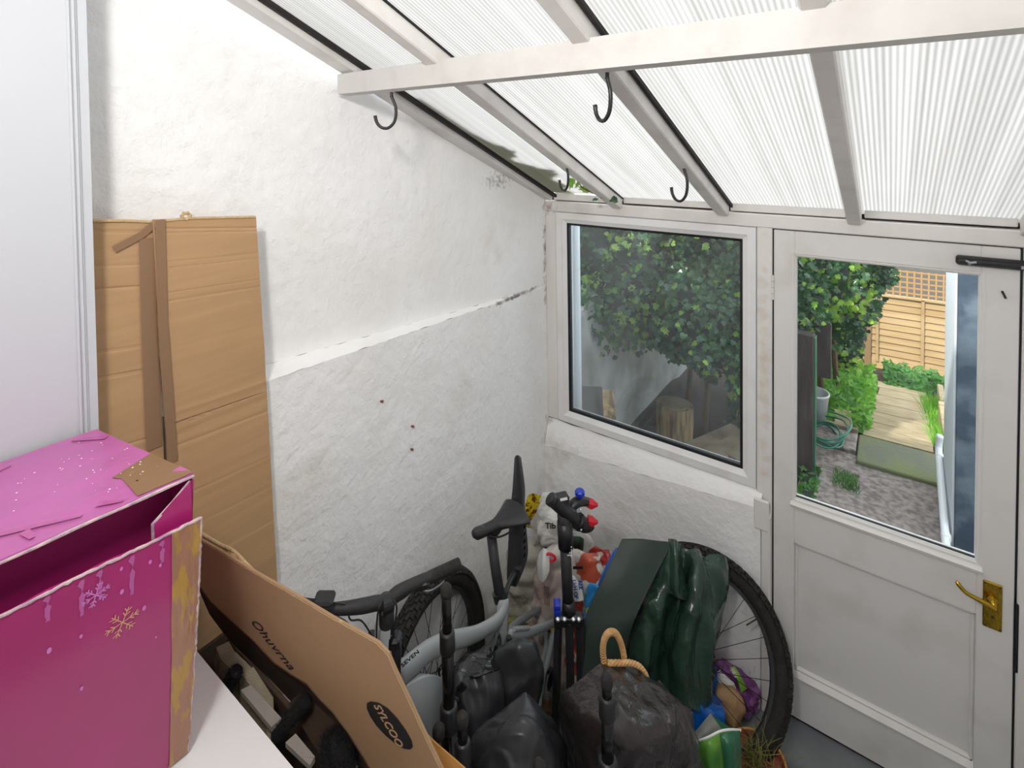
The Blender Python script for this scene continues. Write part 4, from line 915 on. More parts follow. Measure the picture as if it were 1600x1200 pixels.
# ------------------------------------------------------------------ mountain bike
def wheel_parts(t, C, nrm, r, nk=74, valve=.6, ns=28, rot_side=1, knobs=3, r_tire=.029):
    C = V(C); n = V(nrm).normalized(); a = n.cross(V((0, 0, 1))).normalized(); b_ = a.cross(n)
    P = lambda ang, rad, off=0: C+(a*math.cos(ang)+b_*math.sin(ang))*rad+n*off
    ty = MB().tube([P(i*2*math.pi/64, r-r_tire) for i in range(64)], r_tire, 14, closed=True).build('tyre', 'rubber', t, smooth=True)
    b = MB()
    for i in range(nk):
        for j in range(knobs*2+1):
            ph = (j-knobs)*.36; an = (i+(.5 if j % 2 else 0))*2*math.pi/nk; rad = r-r_tire+math.cos(ph)*(r_tire+.0005); off = math.sin(ph)*(r_tire+.0005)
            c = P(an, rad, off); tt = (P(an+.01, rad, off)-c).normalized(); od = ((a*math.cos(an)+b_*math.sin(an))*math.cos(ph)+n*math.sin(ph)); sd = tt.cross(od)
            M = Matrix(((tt.x, sd.x, od.x, c.x), (tt.y, sd.y, od.y, c.y), (tt.z, sd.z, od.z, c.z), (0, 0, 0, 1))) @ Matrix.Scale(1.45 if abs(j-knobs) >= knobs-1 else 1.05, 4)
            b.box((-.0085, -.0045, -.002), (.0085, .0045, .0055), M)
    b.build('tread_knobs', 'rubber', t, kind='stuff')
    b = MB(); m_ = 64; vs = []
    prof = [(r-r_tire*1.75, -.014), (r-r_tire*1.75-.016, -.010), (r-r_tire*1.75-.018, .010), (r-r_tire*1.75, .014)]
    for i in range(m_): vs += [P(i*2*math.pi/m_, q_[0], q_[1]) for q_ in prof]
    b.add(vs, [(4*i+k, 4*i+(k+1) % 4, 4*((i+1) % m_)+(k+1) % 4, 4*((i+1) % m_)+k) for i in range(m_) for k in range(4)])
    b.build('rim', 'black_matte', t, auto=40)
    MB().lathe([(.010, -.055), (.012, -.04), (.026, -.034), (.026, -.029), (.014, -.024), (.014, .024), (.024, .029), (.024, .034), (.012, .04), (.010, .055)], C, n, 20).build('hub', 'black_plastic', t, smooth=False)
    rr_ = r-r_tire*1.75-.016
    for i in range(ns):
        an = i*2*math.pi/ns; sd = 1 if i % 2 else -1; tw_ = .9*(1 if (i//2) % 2 else -1)
        MB().tube([P(an+tw_, .025, sd*.03), P(an, rr_, sd*.003)], .0012, 5, cap=False).build('spoke', 'spoke', t)
    b = MB(); N_ = 60; vs = []
    for k_, (r0, r1, z) in enumerate(((.066, .083, .043*rot_side), (.066, .083, .045*rot_side))):
        for i in range(N_):
            an = i*2*math.pi/N_; vs += [P(an, r0+.002*math.sin(an*12), z), P(an, r1+.0025*math.sin(an*18), z)]
    fs = []
    for i in range(N_):
        j = (i+1) % N_; o = 2*N_
        if i % 3 != 1: fs += [(2*i, 2*j, 2*j+1, 2*i+1), (o+2*i+1, o+2*j+1, o+2*j, o+2*i)]
        fs += [(2*i+1, 2*j+1, o+2*j+1, o+2*i+1), (2*i, o+2*i, o+2*j, 2*j)]
    b.add(vs, fs)
    for i in range(6):
        an = i*math.pi/3; b.tube([P(an, .014, .044*rot_side), P(an+.5, .068, .044*rot_side)], .004, 4)
    b.build('brake_rotor', 'rotor', t)
    MB().tube([P(valve, rr_+.002), P(valve, rr_-.05)], .003, 8).build('valve', 'brass_dark', t)
    return P

bike = thing('mountain_bike', 'grey electric mountain bike without its rear wheel, standing by the white left wall', 'bicycle', (.35, -1.1, 0))
FWC = V((.112, -1.04, .372)); wheel_bt = thing('front_wheel', None, None, FWC)
wheel_bt.parent = bike; wheel_bt.location = FWC-ORG[bike.name]; ORG[wheel_bt.name] = FWC
wheel_parts(wheel_bt, FWC, (1, .20, .10), .375, valve=3.5, r_tire=.034)
# frame
hp = [at(602, 985, 1.50), at(604, 1050, 1.52)]
MB().tube([at(600, 975, 1.50), at(602, 1090, 1.56)], [.026, .029], 14).build('head_tube', 'bike_grey', bike, smooth=True)
tt = MB().tube([at(604, 1066, 1.53), at(635, 1045, 1.58), at(668, 1018, 1.64), at(700, 1003, 1.69), at(745, 990, 1.77), at(778, 968, 1.83), at(790, 945, 1.87)], [.036, .036, .034, .032, .027, .023, .022], 16, sub=5, sq=(.62, 1)).build('top_tube', 'bike_grey', bike, smooth=True)
MB().tube([at(602, 1100, 1.56), at(635, 1105, 1.64), at(672, 1110, 1.74), V((.38, -1.0, .34))], [.05, .062, .066, .06], 16, sub=5, sq=(.75, 1)).build('down_tube', 'bike_grey', bike, smooth=True)
mo = MB().grid(patchfn([[at(628, 1062, 1.60), at(650, 1050, 1.62), at(672, 1066, 1.66), at(690, 1090, 1.69)], [at(632, 1100, 1.585), at(652, 1090, 1.60), at(676, 1102, 1.64), at(692, 1120, 1.68)], [at(640, 1150, 1.60), at(660, 1140, 1.61), at(680, 1145, 1.65), at(694, 1160, 1.69)]]), 16, 14, thick=.05).build('motor_cover', 'bike_grey', bike, smooth=True)
c_ = at(655, 1112, 1.585); MB().lathe([(.012, 0), (.012, .004), (.004, .005)], c_, (CAM-c_).normalized(), 6).build('key_cover', 'black_plastic', mo)
BBp = V((.385, -.98, .33))
MB().tube([at(786, 935, 1.88), at(784, 965, 1.86), at(779, 1050, 1.87), BBp], [.021, .022, .022, .024], 14).build('seat_tube', 'bike_grey', bike, smooth=True)
MB().lathe([(.045, -.06), (.05, -.04), (.05, .04), (.045, .06)], BBp, (1, 0, 0), 20).build('bottom_bracket', 'bike_grey_dark', bike)
DO = at(868, 972, 2.15); DO2 = at(849, 948, 2.24)
MB().tube([at(795, 990, 1.86), at(815, 992, 1.93), at(850, 980, 2.06), DO], [.013, .019, .017, .013], 12, sub=4, sq=(.6, 1)).build('seat_stay', 'bike_grey', bike, smooth=True)
MB().tube([at(795, 985, 1.88), at(812, 970, 1.98), DO2], [.012, .012, .012], 12, sub=4).build('seat_stay', 'bike_grey_dark', bike, smooth=True)
MB().tube([at(803, 983, 1.88), at(826, 981, 1.96)], .008, 8).build('stay_bridge', 'bike_grey', bike)
MB().tube([at(858, 983, 2.11), at(868, 974, 2.145), at(872, 966, 2.17)], [.0125, .0135, .010], 12, sq=(.7, 1.08)).build('stay_end_decal', 'yellow_print', bike, smooth=True, label='yellow end of the seat stay')
MB().tube([DO, at(856, 1030, 2.04), at(843, 1085, 1.95), at(838, 1105, 1.9), BBp+V((.05, .05, 0))], [.013, .012, .013, .014, .02], 12, sub=4).build('chain_stay', 'bike_grey_dark', bike, smooth=True)
MB().tube([DO2, at(850, 1030, 2.1), BBp+V((-.06, .1, 0))], [.012, .012, .02], 12, sub=4).build('chain_stay', 'bike_grey_dark', bike, smooth=True)
MB().tube([at(857, 1045, 2.0), at(868, 1062, 1.98), at(862, 1082, 1.95)], [.012, .014, .01], 10, sub=3).build('derailleur', 'black_plastic', bike)
pc = at(861, 1062, 1.98); MB().lathe([(.03, -.003), (.034, 0), (.03, .003)], pc, (1, .1, 0), 20).build('jockey_wheel', 'black_plastic', bike)
MB().tube([at(795, 995, 1.85), at(800, 1020, 1.86), at(804, 1045, 1.87)], [.009, .012, .008], 10).build('rear_shock', 'black_matte', bike)
b = MB(); b.lathe([(.075, -.004), (.08, 0), (.075, .004)], BBp+V((.075, 0, 0)), (1, 0, 0), 32); b.build('chainring', 'black_plastic', bike)
MB().tube([BBp+V((.09, 0, 0)), BBp+V((.10, -.10, -.13))], [.014, .011], 10).build('crank_arm', 'black_matte', bike)
MB().tube([BBp+V((-.08, 0, 0)), BBp+V((-.09, .10, .13))], [.014, .011], 10).build('crank_arm', 'black_matte', bike)
MB().box(BBp+V((.105, -.145, -.145)), BBp+V((.19, -.055, -.125)), bev=.006).build('pedal', 'black_matte', bike)
text('SEVEN', 'black_ink', tt, at(641, 1029, 1.49), at(654, 1017, 1.50)-at(626, 1042, 1.48), UP, .017, .0004, 'lettering', bold=.0004, sx=1.15)
# fork, stem, bars
CR = at(600, 1000, 1.52)
for o in (V((-.045, -.03, 0)), V((.045, .03, 0))):
    e = FWC+V((.055, .01, 0))*(1 if o.x > 0 else -1)
    MB().tube([CR+o*.7, CR+o*.7+V((0, 0, -.16)), CR.lerp(e, .6)+V((0, 0, -.06)), e], [.014, .016, .017, .015], 12, sub=4).build('fork_leg', 'black_plastic', bike, smooth=True)
MB().box((-.05, -.022, -.018), (.05, .022, .018), Matrix.Translation(CR) @ Matrix.Rotation(.6, 4, 'Z'), .008).build('fork_crown', 'black_plastic', bike)
MB().tube([at(603, 935, 1.485), at(605, 1005, 1.515)], [.021, .022], 14).build('steerer', 'black_matte', bike, smooth=True)
MB().tube([at(604, 942, 1.50), at(606, 946, 1.475)], .020, 14).build('stem', 'black_matte', bike)
MB().lathe([(.023, -.016), (.025, -.014), (.025, .014), (.023, .016)], at(604, 943, 1.485), (at(650, 912, 1.545)-at(560, 948, 1.46)).normalized(), 18).build('stem_clamp', 'black_plastic', bike)
bar = [at(474, 946, 1.41), at(500, 950, 1.425), at(530, 951, 1.44), at(565, 947, 1.455), at(590, 942, 1.475), (at(604, 942, 1.485)), at(622, 925, 1.51), at(650, 911, 1.545), at(680, 897, 1.585), at(700, 888, 1.61)]
MB().tube(bar, [.012, .013, .016, .019, .019, .019, .018, .017, .014, .012], 14, sub=4).build('handlebar', 'black_matte', bike, smooth=True)
gp = MB().tube([at(666, 905, 1.57), at(672, 902, 1.575), at(717, 881, 1.635), at(719, 880, 1.637)], [.015, .0175, .0175, .014], 16).build('grip', 'rubber', bike, smooth=False)
MB().tube([at(663, 906, 1.567), at(667, 904, 1.572)], .019, 16).build('grip_collar', 'steel', gp)
MB().tube([at(470, 946, 1.405), at(494, 949, 1.42)], .0175, 16).build('grip', 'rubber', bike)
bl = MB().box((-.02, -.012, -.01), (.02, .012, .012), Matrix.Translation(at(658, 915, 1.55)) @ Matrix.Rotation(.9, 4, 'Z'), .004).build('brake_body', 'black_plastic', bike)
MB().tube([at(656, 920, 1.545), at(668, 925, 1.55), at(684, 917, 1.58), at(694, 908, 1.60)], [.005, .0055, .005, .004], 8, sub=4, sq=(.6, 1.2)).build('brake_lever', 'steel', bl, smooth=True)
MB().tube([at(650, 918, 1.54), at(634, 932, 1.52), at(618, 942, 1.50)], .0025, 6, sub=4).build('brake_hose', 'black_plastic', bike, smooth=True)
cpt = at(507, 938, 1.415)
cb = MB().box((-.026, -.021, -.009), (.026, .021, .009), Matrix.Translation(cpt+V((0, 0, .004))) @ Matrix.Rotation(.62, 4, 'Z') @ Matrix.Rotation(.18, 4, 'X'), .006).build('display_unit', 'black_matte', bike)
MB().lathe([(.019, -.01), (.021, 0), (.019, .01)], at(506, 950, 1.422), (.57, .82, 0), 14).build('display_clamp', 'black_plastic', cb)
for P in ([at(520, 942, 1.43), at(542, 946, 1.44), at(547, 968, 1.45), at(565, 970, 1.46), at(582, 995, 1.48)], [at(512, 962, 1.40), at(530, 965, 1.41), at(545, 975, 1.42), at(552, 985, 1.42)], [at(598, 935, 1.46), at(590, 960, 1.44), at(588, 1000, 1.46)], [at(612, 934, 1.48), at(620, 950, 1.47), at(614, 990, 1.49)]):
    MB().tube(P, .0024, 6, sub=5).build('cable', 'black_plastic', bike, smooth=True)
MB().box((-.012, -.002, -.006), (.012, .002, .006), Matrix.Translation(at(606, 995, 1.495)) @ Matrix.Rotation(.6, 4, 'Z') @ Matrix.Rotation(-.9, 4, 'Y')).build('fork_decal', 'white_ink', bike, label='small white label on the fork')
# seat post, saddle, mudguard
MB().tube([at(768, 838, 1.955), at(773, 880, 1.925), at(781, 930, 1.89)], [.0185, .0185, .019], 14).build('seat_post', 'black_matte', bike, smooth=True)
MB().tube([at(780, 925, 1.892), at(783, 938, 1.888)], .026, 16).build('seat_clamp', 'black_plastic', bike)
MB().tube([at(766, 836, 1.955), at(776, 828, 1.96), at(782, 822, 1.965)], [.019, .017, .013], 12).build('post_head', 'black_plastic', bike)
nose = at(739, 836, 1.885); tail = at(812, 796, 2.02); sx_ = (tail-nose).normalized(); sy_ = V((0, 0, 1)).cross(sx_).normalized(); sz_ = sx_.cross(sy_); Ls = (tail-nose).length
def sad(u, v):
    a = u*2*math.pi; w_ = (.020+.001*v if v < .45 else .0205+.066*((v-.45)/.55)**1.1)*(1 if v > .06 else .5+v*8)*(1 if v < .93 else math.sqrt(max(.05, 1-((v-.93)/.075)**2)))
    h_ = (.030 if v < .5 else .030+.012*(v-.5)); cx_, sn = math.cos(a), math.sin(a)
    z = (h_*.42*sn if sn > 0 else h_*1.0*sn)*(abs(sn)**.3)*(1 if v > .06 else .6+v*6) + (-.012*abs(cx_)**3*(v if v > .4 else .4)) + .02*(v-.45)**2*2
    if sn > .6 and .2 < v < .95: z -= .004*(1-abs(cx_)/.8)
    return nose+sx_*(v*Ls*1.0)+sy_*(w_*math.copysign(abs(cx_)**.85, cx_))+sz_*z
MB().grid(sad, 32, 40, closed_u=True, cap=True).build('saddle', 'saddle_black', bike, smooth=True)
for k in (-1, 1): MB().tube([nose+sx_*.05*1+sz_*-.02+sy_*.006*k, nose+sx_*.10+sz_*-.042+sy_*.02*k, nose+sx_*.16+sz_*-.045+sy_*.022*k, nose+sx_*.225+sz_*-.018+sy_*.03*k], .0035, 8, sub=4).build('saddle_rail', 'black_plastic', bike, smooth=True)
g_l = [(805, 716), (802, 760), (799, 790), (796, 830), (794, 870), (793, 903), (796, 914)]; g_m = [(808, 711), (812, 760), (813, 790), (812, 830), (810, 870), (806, 905), (803, 916)]; g_r = [(813, 715), (819, 760), (819, 790), (822, 830), (824, 862), (819, 885), (806, 916)]
G = [[at(*l, 2.07), at(*m_, 2.04-.004*i), at(*r_, 2.075)] for i, (l, m_, r_) in enumerate(zip(g_l, g_m, g_r))]
mg = MB().grid(patchfn(G), 12, 50, thick=.003).build('rear_mudguard', 'black_matte', bike, smooth=True)
for k in range(6):
    p = at(818.5, 815+k*11, 2.046-.0025*k); MB().tube([p, p+V((.004, .004, .012))], .003, 6).build('vent_slot', 'black_gloss', mg)
MB().tube([at(789, 930, 1.90), at(795, 912, 1.96), at(806, 892, 2.02), at(811, 888, 2.03)], [.010, .009, .010, .007], 10, sub=4).build('mudguard_arm', 'black_plastic', mg, smooth=True)
MB().lathe([(.012, -.01), (.012, .01)], at(810, 889, 2.02), (1, .3, 0), 14).build('mudguard_clamp', 'black_plastic', mg)

# spare wheel leaning in the corner behind the tarpaulin
t = thing('bicycle_wheel', 'knobbly bicycle wheel leaning against the far wall behind the green tarpaulin', 'wheel', (.85, -.3, 0))
n2 = V((math.cos(-.96)*math.cos(.44), math.sin(-.96)*math.cos(.44), math.sin(.44)))
wheel_parts(t, (.885, -.335, .352), n2, .385, valve=math.pi-.42, rot_side=1, r_tire=.034)

# repair stand with clamp
st = thing('repair_stand', 'black bicycle repair stand with red clamp jaws and a blue knob', 'stand', (.60, -.75, 0))
D0 = 1.95
MB().tube([at(880, 792, D0), at(884, 848, D0)], .0245, 18).build('upper_tube', 'black_matte', st, smooth=True)
MB().tube([at(882, 815, D0), at(884, 855, D0)], .0285, 18).build('tube_collar', 'black_plastic', st, smooth=True)
mt_ = MB().tube([at(883, 848, D0), at(888, 950, D0)], .0205, 18).build('main_tube', 'black_matte', st, smooth=True)
MB().tube([at(888, 938, D0), at(889, 962, D0)], [.023, .027], 18).build('lower_collar', 'black_plastic', st, smooth=True)
hb_ = MB().box((-.056, -.018, -.022), (.056, .018, .022), Matrix.Translation(at(889, 968, D0-.01)) @ Matrix.Rotation(yaw, 4, 'Z'), .008).build('leg_hub', 'black_plastic', st)
for x in (871.5, 882, 896, 904.5): MB().lathe([(.0085 if x in (871.5, 904.5) else .005, 0), (.007, .003), (.003, .004)], at(x, 968, D0-.032), (CAM-at(x, 968, D0)).normalized(), 12).build('bolt', 'steel', hb_)
for (x0, x1) in ((872.5, 868), (889, 893), (906, 908)):
    a, c = at(x0, 972, D0-(.0 if x0 != 889 else .02)), at(x1, 1130, D0-.0); g_ = a+(c-a)*((a.z-.03)/(a.z-c.z))
    lg = MB().tube([a, g_], .0155, 4).build('leg', 'black_matte', st)
    MB().tube([g_+V((0, 0, .03)), g_+V((0, 0, -.03))], .016, 10).build('rubber_foot', 'rubber', lg)
kb = MB().lathe([(.017, -.012), (.02, -.008), (.02, .008), (.017, .012)], at(870.5, 945, D0-.01), (RT).normalized(), 14).build('leg_knob', 'blue_knob', st)
kb = MB().lathe([(.017, -.012), (.02, -.008), (.02, .008), (.017, .012)], at(870.5, 953, D0-.01), (RT).normalized(), 14).build('leg_knob', 'blue_knob', st)
text('LIFT', 'white_ink', mt_, at(889.5, 862, D0-.0215), -UP, RT, .022, .0004, 'tube_lettering', bold=.001)
hd = MB().tube([at(864, 783, D0-.03), at(880, 797, D0-.01), at(896, 806, D0)], [.022, .022, .022], 16).build('clamp_pivot', 'black_plastic', st, smooth=False)
MB().lathe([(.021, -.006), (.024, 0), (.024, .012), (.020, .016)], at(863, 782, D0-.03), (at(863, 782, D0)-at(880, 797, D0)).normalized(), 18).build('pivot_cap', 'black_plastic', st)
MB().box((-.024, -.02, -.016), (.024, .02, .016), Matrix.Translation(at(878, 779, D0)) @ Matrix.Rotation(yaw+.3, 4, 'Z'), .005).build('head_block', 'black_matte', st)
MB().box((-.0135, -.0005, -.005), (.0135, .0005, .005), Matrix.Translation(at(881, 780, D0-.033)) @ Matrix.Rotation(yaw, 4, 'Z') @ Matrix.Rotation(-.2, 4, 'Y')).build('white_label', 'white_ink', st, label='small white sticker on the head block')
MB().tube([at(890, 800, D0), at(897, 812, D0+.02), at(906, 820, D0+.03)], [.02, .026, .024], 14).build('clamp_body', 'black_plastic', st, smooth=True)
uj = MB().tube([at(896, 806, D0+.02), at(893, 793, D0+.03), at(903, 784, D0+.04), at(918, 784, D0+.05), at(922, 787, D0+.05)], [.017, .021, .021, .017, .014], 12, sub=4, sq=(.8, 1)).build('upper_jaw', 'black_plastic', st, smooth=True)
lj = MB().tube([at(904, 812, D0+.02), at(912, 820, D0+.04), at(920, 822, D0+.05), at(924, 819, D0+.05)], [.026, .027, .022, .016], 12, sub=4, sq=(.8, 1)).build('lower_jaw', 'black_plastic', st, smooth=True)
MB().tube([at(918, 785, D0+.05), at(925, 788, D0+.05), at(934, 789, D0+.05)], [.017, .019, .006], 7).build('jaw_pad', 'red_pad', uj)
MB().tube([at(918, 813, D0+.05), at(926, 815, D0+.05), at(934, 816, D0+.05)], [.019, .018, .006], 7).build('jaw_pad', 'red_pad', lj)
MB().tube([at(906, 774, D0+.04), at(906.5, 784, D0+.04)], .007, 10).build('knob_stem', 'blue_knob', uj)
b = MB(); kc = at(906, 770, D0+.04); kn = 20
b.lathe([(.016, -.010), (.0195, -.006), (.0195, .006), (.016, .010)], kc, (0, 0, 1), 9); b.build('clamp_knob', 'blue_knob', uj)
for (x, y) in ((897, 816), (908, 828), (907, 796)): MB().lathe([(.004, 0), (.002, .003)], at(x, y, D0-.0), (CAM-at(x, y, D0)).normalized(), 8).build('bolt', 'steel', st)

# telescopic poles standing upright, rubber tips up
def pole(px, py, d, lab, col_drop=(.10, .42), lean=0, rt=.0125):
    tip = at(px, py, d); base = V((tip.x+lean, tip.y, 0)); t = thing('telescopic_pole', lab, 'pole', base, 'black telescopic poles with rubber tips')
    L = lambda z: base.lerp(tip, z/tip.z)
    MB().tube([L(tip.z-.03), L(tip.z-.02), L(tip.z-.008), L(tip.z), L(tip.z+.003)], [rt*1.15, rt*1.25, rt*1.2, rt*.8, rt*.3], 14).build('rubber_tip', 'rubber', t, smooth=True)
    z1, z2 = tip.z-col_drop[0], tip.z-col_drop[1]
    MB().tube([L(z1), L(tip.z-.025)], rt, 12).build('inner_tube', 'black_gloss', t, smooth=True)
    MB().tube([L(z1-.05), L(z1-.045), L(z1), L(z1+.006)], [rt*1.5, rt*1.65, rt*1.6, rt*1.3], 14).build('lock_collar', 'black_plastic', t, smooth=True)
    MB().tube([L(z2), L(z1-.045)], rt*1.28, 12).build('middle_tube', 'black_gloss', t, smooth=True)
    MB().tube([L(z2-.06), L(z2-.055), L(z2), L(z2+.006)], [rt*1.8, rt*1.95, rt*1.9, rt*1.5], 14).build('lock_collar', 'black_plastic', t, smooth=True)
    MB().tube([L(.001), L(z2-.055)], rt*1.55, 12).build('outer_tube', 'black_gloss', t, smooth=True)
pole(697, 914, 1.36, 'tallest black telescopic pole, in front of the bike wheel and handlebar grip', (.13, .33), -.0)
pole(685, 1133, 1.30, 'black pole tip low down beside the lower end of the printed carton', (.08, .4))
pole(722, 1115, 1.28, 'short black telescopic pole in front of the pannier buckle strap', (.075, .4))
pole(842, 1190, 1.20, 'black pole whose tip just shows at the bottom edge in front of the black sheet', (.08, .4))
pole(948, 1054, 1.28, 'black telescopic pole standing in front of the shiny black bin bag', (.06, .22), rt=.0125)

# ------------------------------------------------------------------ tarpaulin, bags and sacks
def crease(x):
    d = noise.voronoi(x)[0]; return min(1.0, (d[1]-d[0])*1.6)
def wr(p, s=9, a=.012, off=0):
    """crumpled plastic: flat facets meeting in sharp creases"""
    x = V((p[0]+off, p[1]-off*.7, p[2]+off*.3)); w1 = V((noise.noise(x*6), noise.noise(x*6+V((5, 0, 0))), noise.noise(x*6+V((0, 7, 0)))))*.05
    q_ = x+w1; q_ = V((q_.x, q_.y, q_.z*.55))
    return a*(.55*noise.noise(x*s*.7)+.75*crease(q_*s*1.5)+.38*crease(q_*s*3.4+V((3, 1, 2)))-.4)
def gridpx(rows): return [[at(x, y, d) for x, y, d in r] for r in rows]

tp = thing('green_tarpaulin', 'crumpled dark green tarpaulin draped in front of the leaning bicycle wheel', 'tarpaulin', (.9, -.5, 0))
rows = [[(1036, 848, 2.13), (1052, 846, 2.09), (1068, 856, 2.12), (1090, 862, 2.13), (1112, 866, 2.14), (1132, 872, 2.18)],
        [(1010, 885, 2.10), (1046, 890, 2.04), (1066, 892, 2.09), (1092, 894, 2.05), (1115, 896, 2.07), (1137, 900, 2.16)],
        [(985, 935, 2.07), (1030, 940, 2.00), (1060, 940, 2.06), (1084, 940, 2.00), (1110, 942, 2.03), (1133, 945, 2.14)],
        [(970, 980, 2.04), (1015, 990, 1.97), (1052, 985, 2.04), (1072, 985, 1.97), (1103, 985, 2.0), (1128, 990, 2.12)],
        [(968, 1015, 2.02), (1008, 1034, 1.95), (1045, 1030, 2.02), (1066, 1040, 1.94), (1096, 1040, 1.98), (1122, 1030, 2.10)],
        [(975, 1040, 2.02), (1012, 1052, 1.97), (1046, 1072, 1.98), (1066, 1085, 1.92), (1092, 1088, 1.96), (1116, 1075, 2.08)],
        [(985, 1075, 2.02), (1018, 1080, 1.98), (1050, 1098, 1.97), (1074, 1106, 1.92), (1096, 1114, 1.95), (1108, 1116, 2.04)]]
MB().grid(patchfn(gridpx(rows), lambda u, v, p: wr(V((p.x, p.y, p.z*.45)), 5, .030, 3)*(.35+.65*min(1, v*2.5))+.016*math.sin(u*19+3*noise.noise(p*3))*(1-v*.3)), 110, 120, thick=.003).build('crumpled_sheet', 'tarp', tp, smooth=True)
rows = [[(972, 842, 2.16), (1000, 842, 2.15), (1030, 846, 2.12), (1052, 849, 2.08)],
        [(948, 892, 2.10), (976, 896, 2.08), (1004, 898, 2.05), (1024, 900, 2.02)],
        [(922, 945, 2.05), (950, 948, 2.02), (980, 950, 1.99), (1000, 950, 1.97)],
        [(911, 985, 2.0), (936, 988, 1.98), (960, 992, 1.96), (984, 990, 1.95)],
        [(910, 1040, 1.95), (932, 1042, 1.94), (954, 1045, 1.93), (974, 1042, 1.93)],
        [(908, 1110, 1.9), (928, 1112, 1.9), (950, 1114, 1.9), (972, 1110, 1.91)]]
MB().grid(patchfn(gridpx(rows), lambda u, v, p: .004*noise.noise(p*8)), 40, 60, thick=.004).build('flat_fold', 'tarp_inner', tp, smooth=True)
rows = [[(1046, 842, 2.11), (1054, 843, 2.06), (1062, 850, 2.10)], [(1046, 870, 2.06), (1056, 872, 2.02), (1066, 880, 2.07)], [(1040, 905, 2.03), (1056, 915, 1.99), (1074, 915, 2.05)], [(1040, 925, 2.01), (1060, 935, 1.985), (1082, 940, 2.03)]]
MB().grid(patchfn(gridpx(rows), lambda u, v, p: wr(p, 9, .008)), 24, 40, thick=.003).build('top_pleat', 'tarp', tp, smooth=True)

def softbag(name, label, cat, c, size, rotz, m, tilt=(0, 0), wrk=(9, .015), pinch=.5, seed=0, group=None, parts=None, pw=.55, res=64, parent=None, ridges=0):
    c = V(c); R_ = Matrix.Rotation(rotz, 4, 'Z') @ Matrix.Rotation(tilt[0], 4, 'X') @ Matrix.Rotation(tilt[1], 4, 'Y')
    def f(u, v):
        a = u*2*math.pi; z = -1+2*v; ca, sa = math.cos(a), math.sin(a)
        prof = (1-abs(z)**5)**.5 if abs(z) < 1 else 0
        th = prof*(1-pinch*max(0, z)**1.5)
        x = math.copysign(abs(ca)**pw, ca)*size[0]/2*(1-.12*abs(z)**3)*(prof**.35 if prof > 0 else 0); y = math.copysign(abs(sa)**.8, sa)*size[1]/2*th
        p = V((x, y, z*size[2]/2)); n = V((x/size[0]**2, y/size[1]**2, z*.3/size[2])); n = n.normalized() if n.length else V((0, 0, 1))
        p += n*(wr(p+V((seed*3.1, seed, 0)), wrk[0], wrk[1]*1.5)+(ridges*math.sin(z*22+noise.noise(p*6+V((seed, 0, 0)))*4)))
        return c+(R_ @ p)+V((0, 0, size[2]/2))
    b = MB(); b.grid(f, res, res, closed_u=True, cap=True)
    if parent is not None: return b.build(name, m, parent, smooth=True)
    if parts is None: return b.build(name, m, None, smooth=True, label=label, cat=cat, group=group)
    t = thing(name, label, cat, c, group); body = b.build('bag_body', m, t, smooth=True); return t

def hgt(px, py, d): return at(px, py, d).z
def down(px, py, d, z=0):   # a spot on the floor below a point
    p = at(px, py, d); return V((p.x, p.y, z))
# corner pile
softbag('woven_sack', 'tall pale woven sack with sideways creases behind the bike saddle post', 'sack', down(832, 900, 2.42), (.25, .22, hgt(836, 838, 2.42)), .75, 'woven_white', (-.0, .0), (10, .010), .35, 1, ridges=.006)
softbag('yellow_packet', 'yellow and brown spotted packet on top of the corner sacks by the mudguard', 'packet', at(833, 826, 2.42), (.085, .04, .17), .5, 'yellow_print', (0, .25), (14, .008), .9, 2, pw=.9, res=30)
softbag('green_packet', 'small dark green packet corner behind the yellow spotted packet', 'packet', at(843, 806, 2.44), (.06, .03, .10), .5, 'green_print', (0, -.35), (14, .006), .9, 3, pw=.9, res=24)
t = softbag('white_plastic_bag', 'crumpled white plastic bag with black lettering at the top of the corner pile', 'bag', at(864, 845, 2.42), (.17, .12, .23), .6, 'white_plastic', (0, .1), (9, .028), .6, 4, parts=1)
text('Tib', 'black_ink', t, at(860, 822, 2.31), RT, UP, .036, .0004, 'bag_lettering', bold=.001)
softbag('dark_sack', 'dark maroon plastic sack between the white sacks in the corner pile', 'sack', down(872, 870, 2.42, .30), (.14, .14, hgt(872, 826, 2.42)-.3), .6, 'maroon', (0, 0), (9, .02), .4, 5)
softbag('picture_bag', 'white plastic bag with a dark green picture panel behind the repair stand', 'bag', down(904, 862, 2.44, .10), (.15, .12, hgt(904, 832, 2.44)-.1), .3, 'white_plastic', (0, .05), (8, .014), .5, 6, parts=1)
tb = [o for o in col.objects if o.name.startswith('picture_bag')][0]
MB().grid(patchfn(gridpx([[(892, 838, 2.33), (905, 838, 2.325), (912, 842, 2.34)], [(891, 850, 2.32), (904, 852, 2.31), (911, 856, 2.33)], [(890, 862, 2.32), (902, 866, 2.31), (909, 870, 2.33)]]), lambda u, v, p: wr(p, 14, .003)), 14, 14, thick=.002).build('picture_panel', 'picture_print', tb, smooth=True)
softbag('printed_sack', 'white sack with orange-red print and grey small print left of the stand tube', 'sack', down(866, 925, 2.24), (.19, .15, hgt(866, 852, 2.24)), .75, 'grey_red_print', (0, .06), (9, .016), .45, 7, parts=1)
t = [o for o in col.objects if o.name.startswith('printed_sack')][0]
MB().grid(patchfn(gridpx([[(842, 868, 2.15), (850, 857, 2.12), (858, 862, 2.11)], [(840, 885, 2.12), (848, 885, 2.08), (858, 888, 2.09)], [(842, 905, 2.10), (848, 910, 2.07), (855, 900, 2.08)]]), lambda u, v, p: wr(p, 11, .005)), 20, 20, thick=.002).build('pale_fold', 'white_plastic', t, smooth=True)
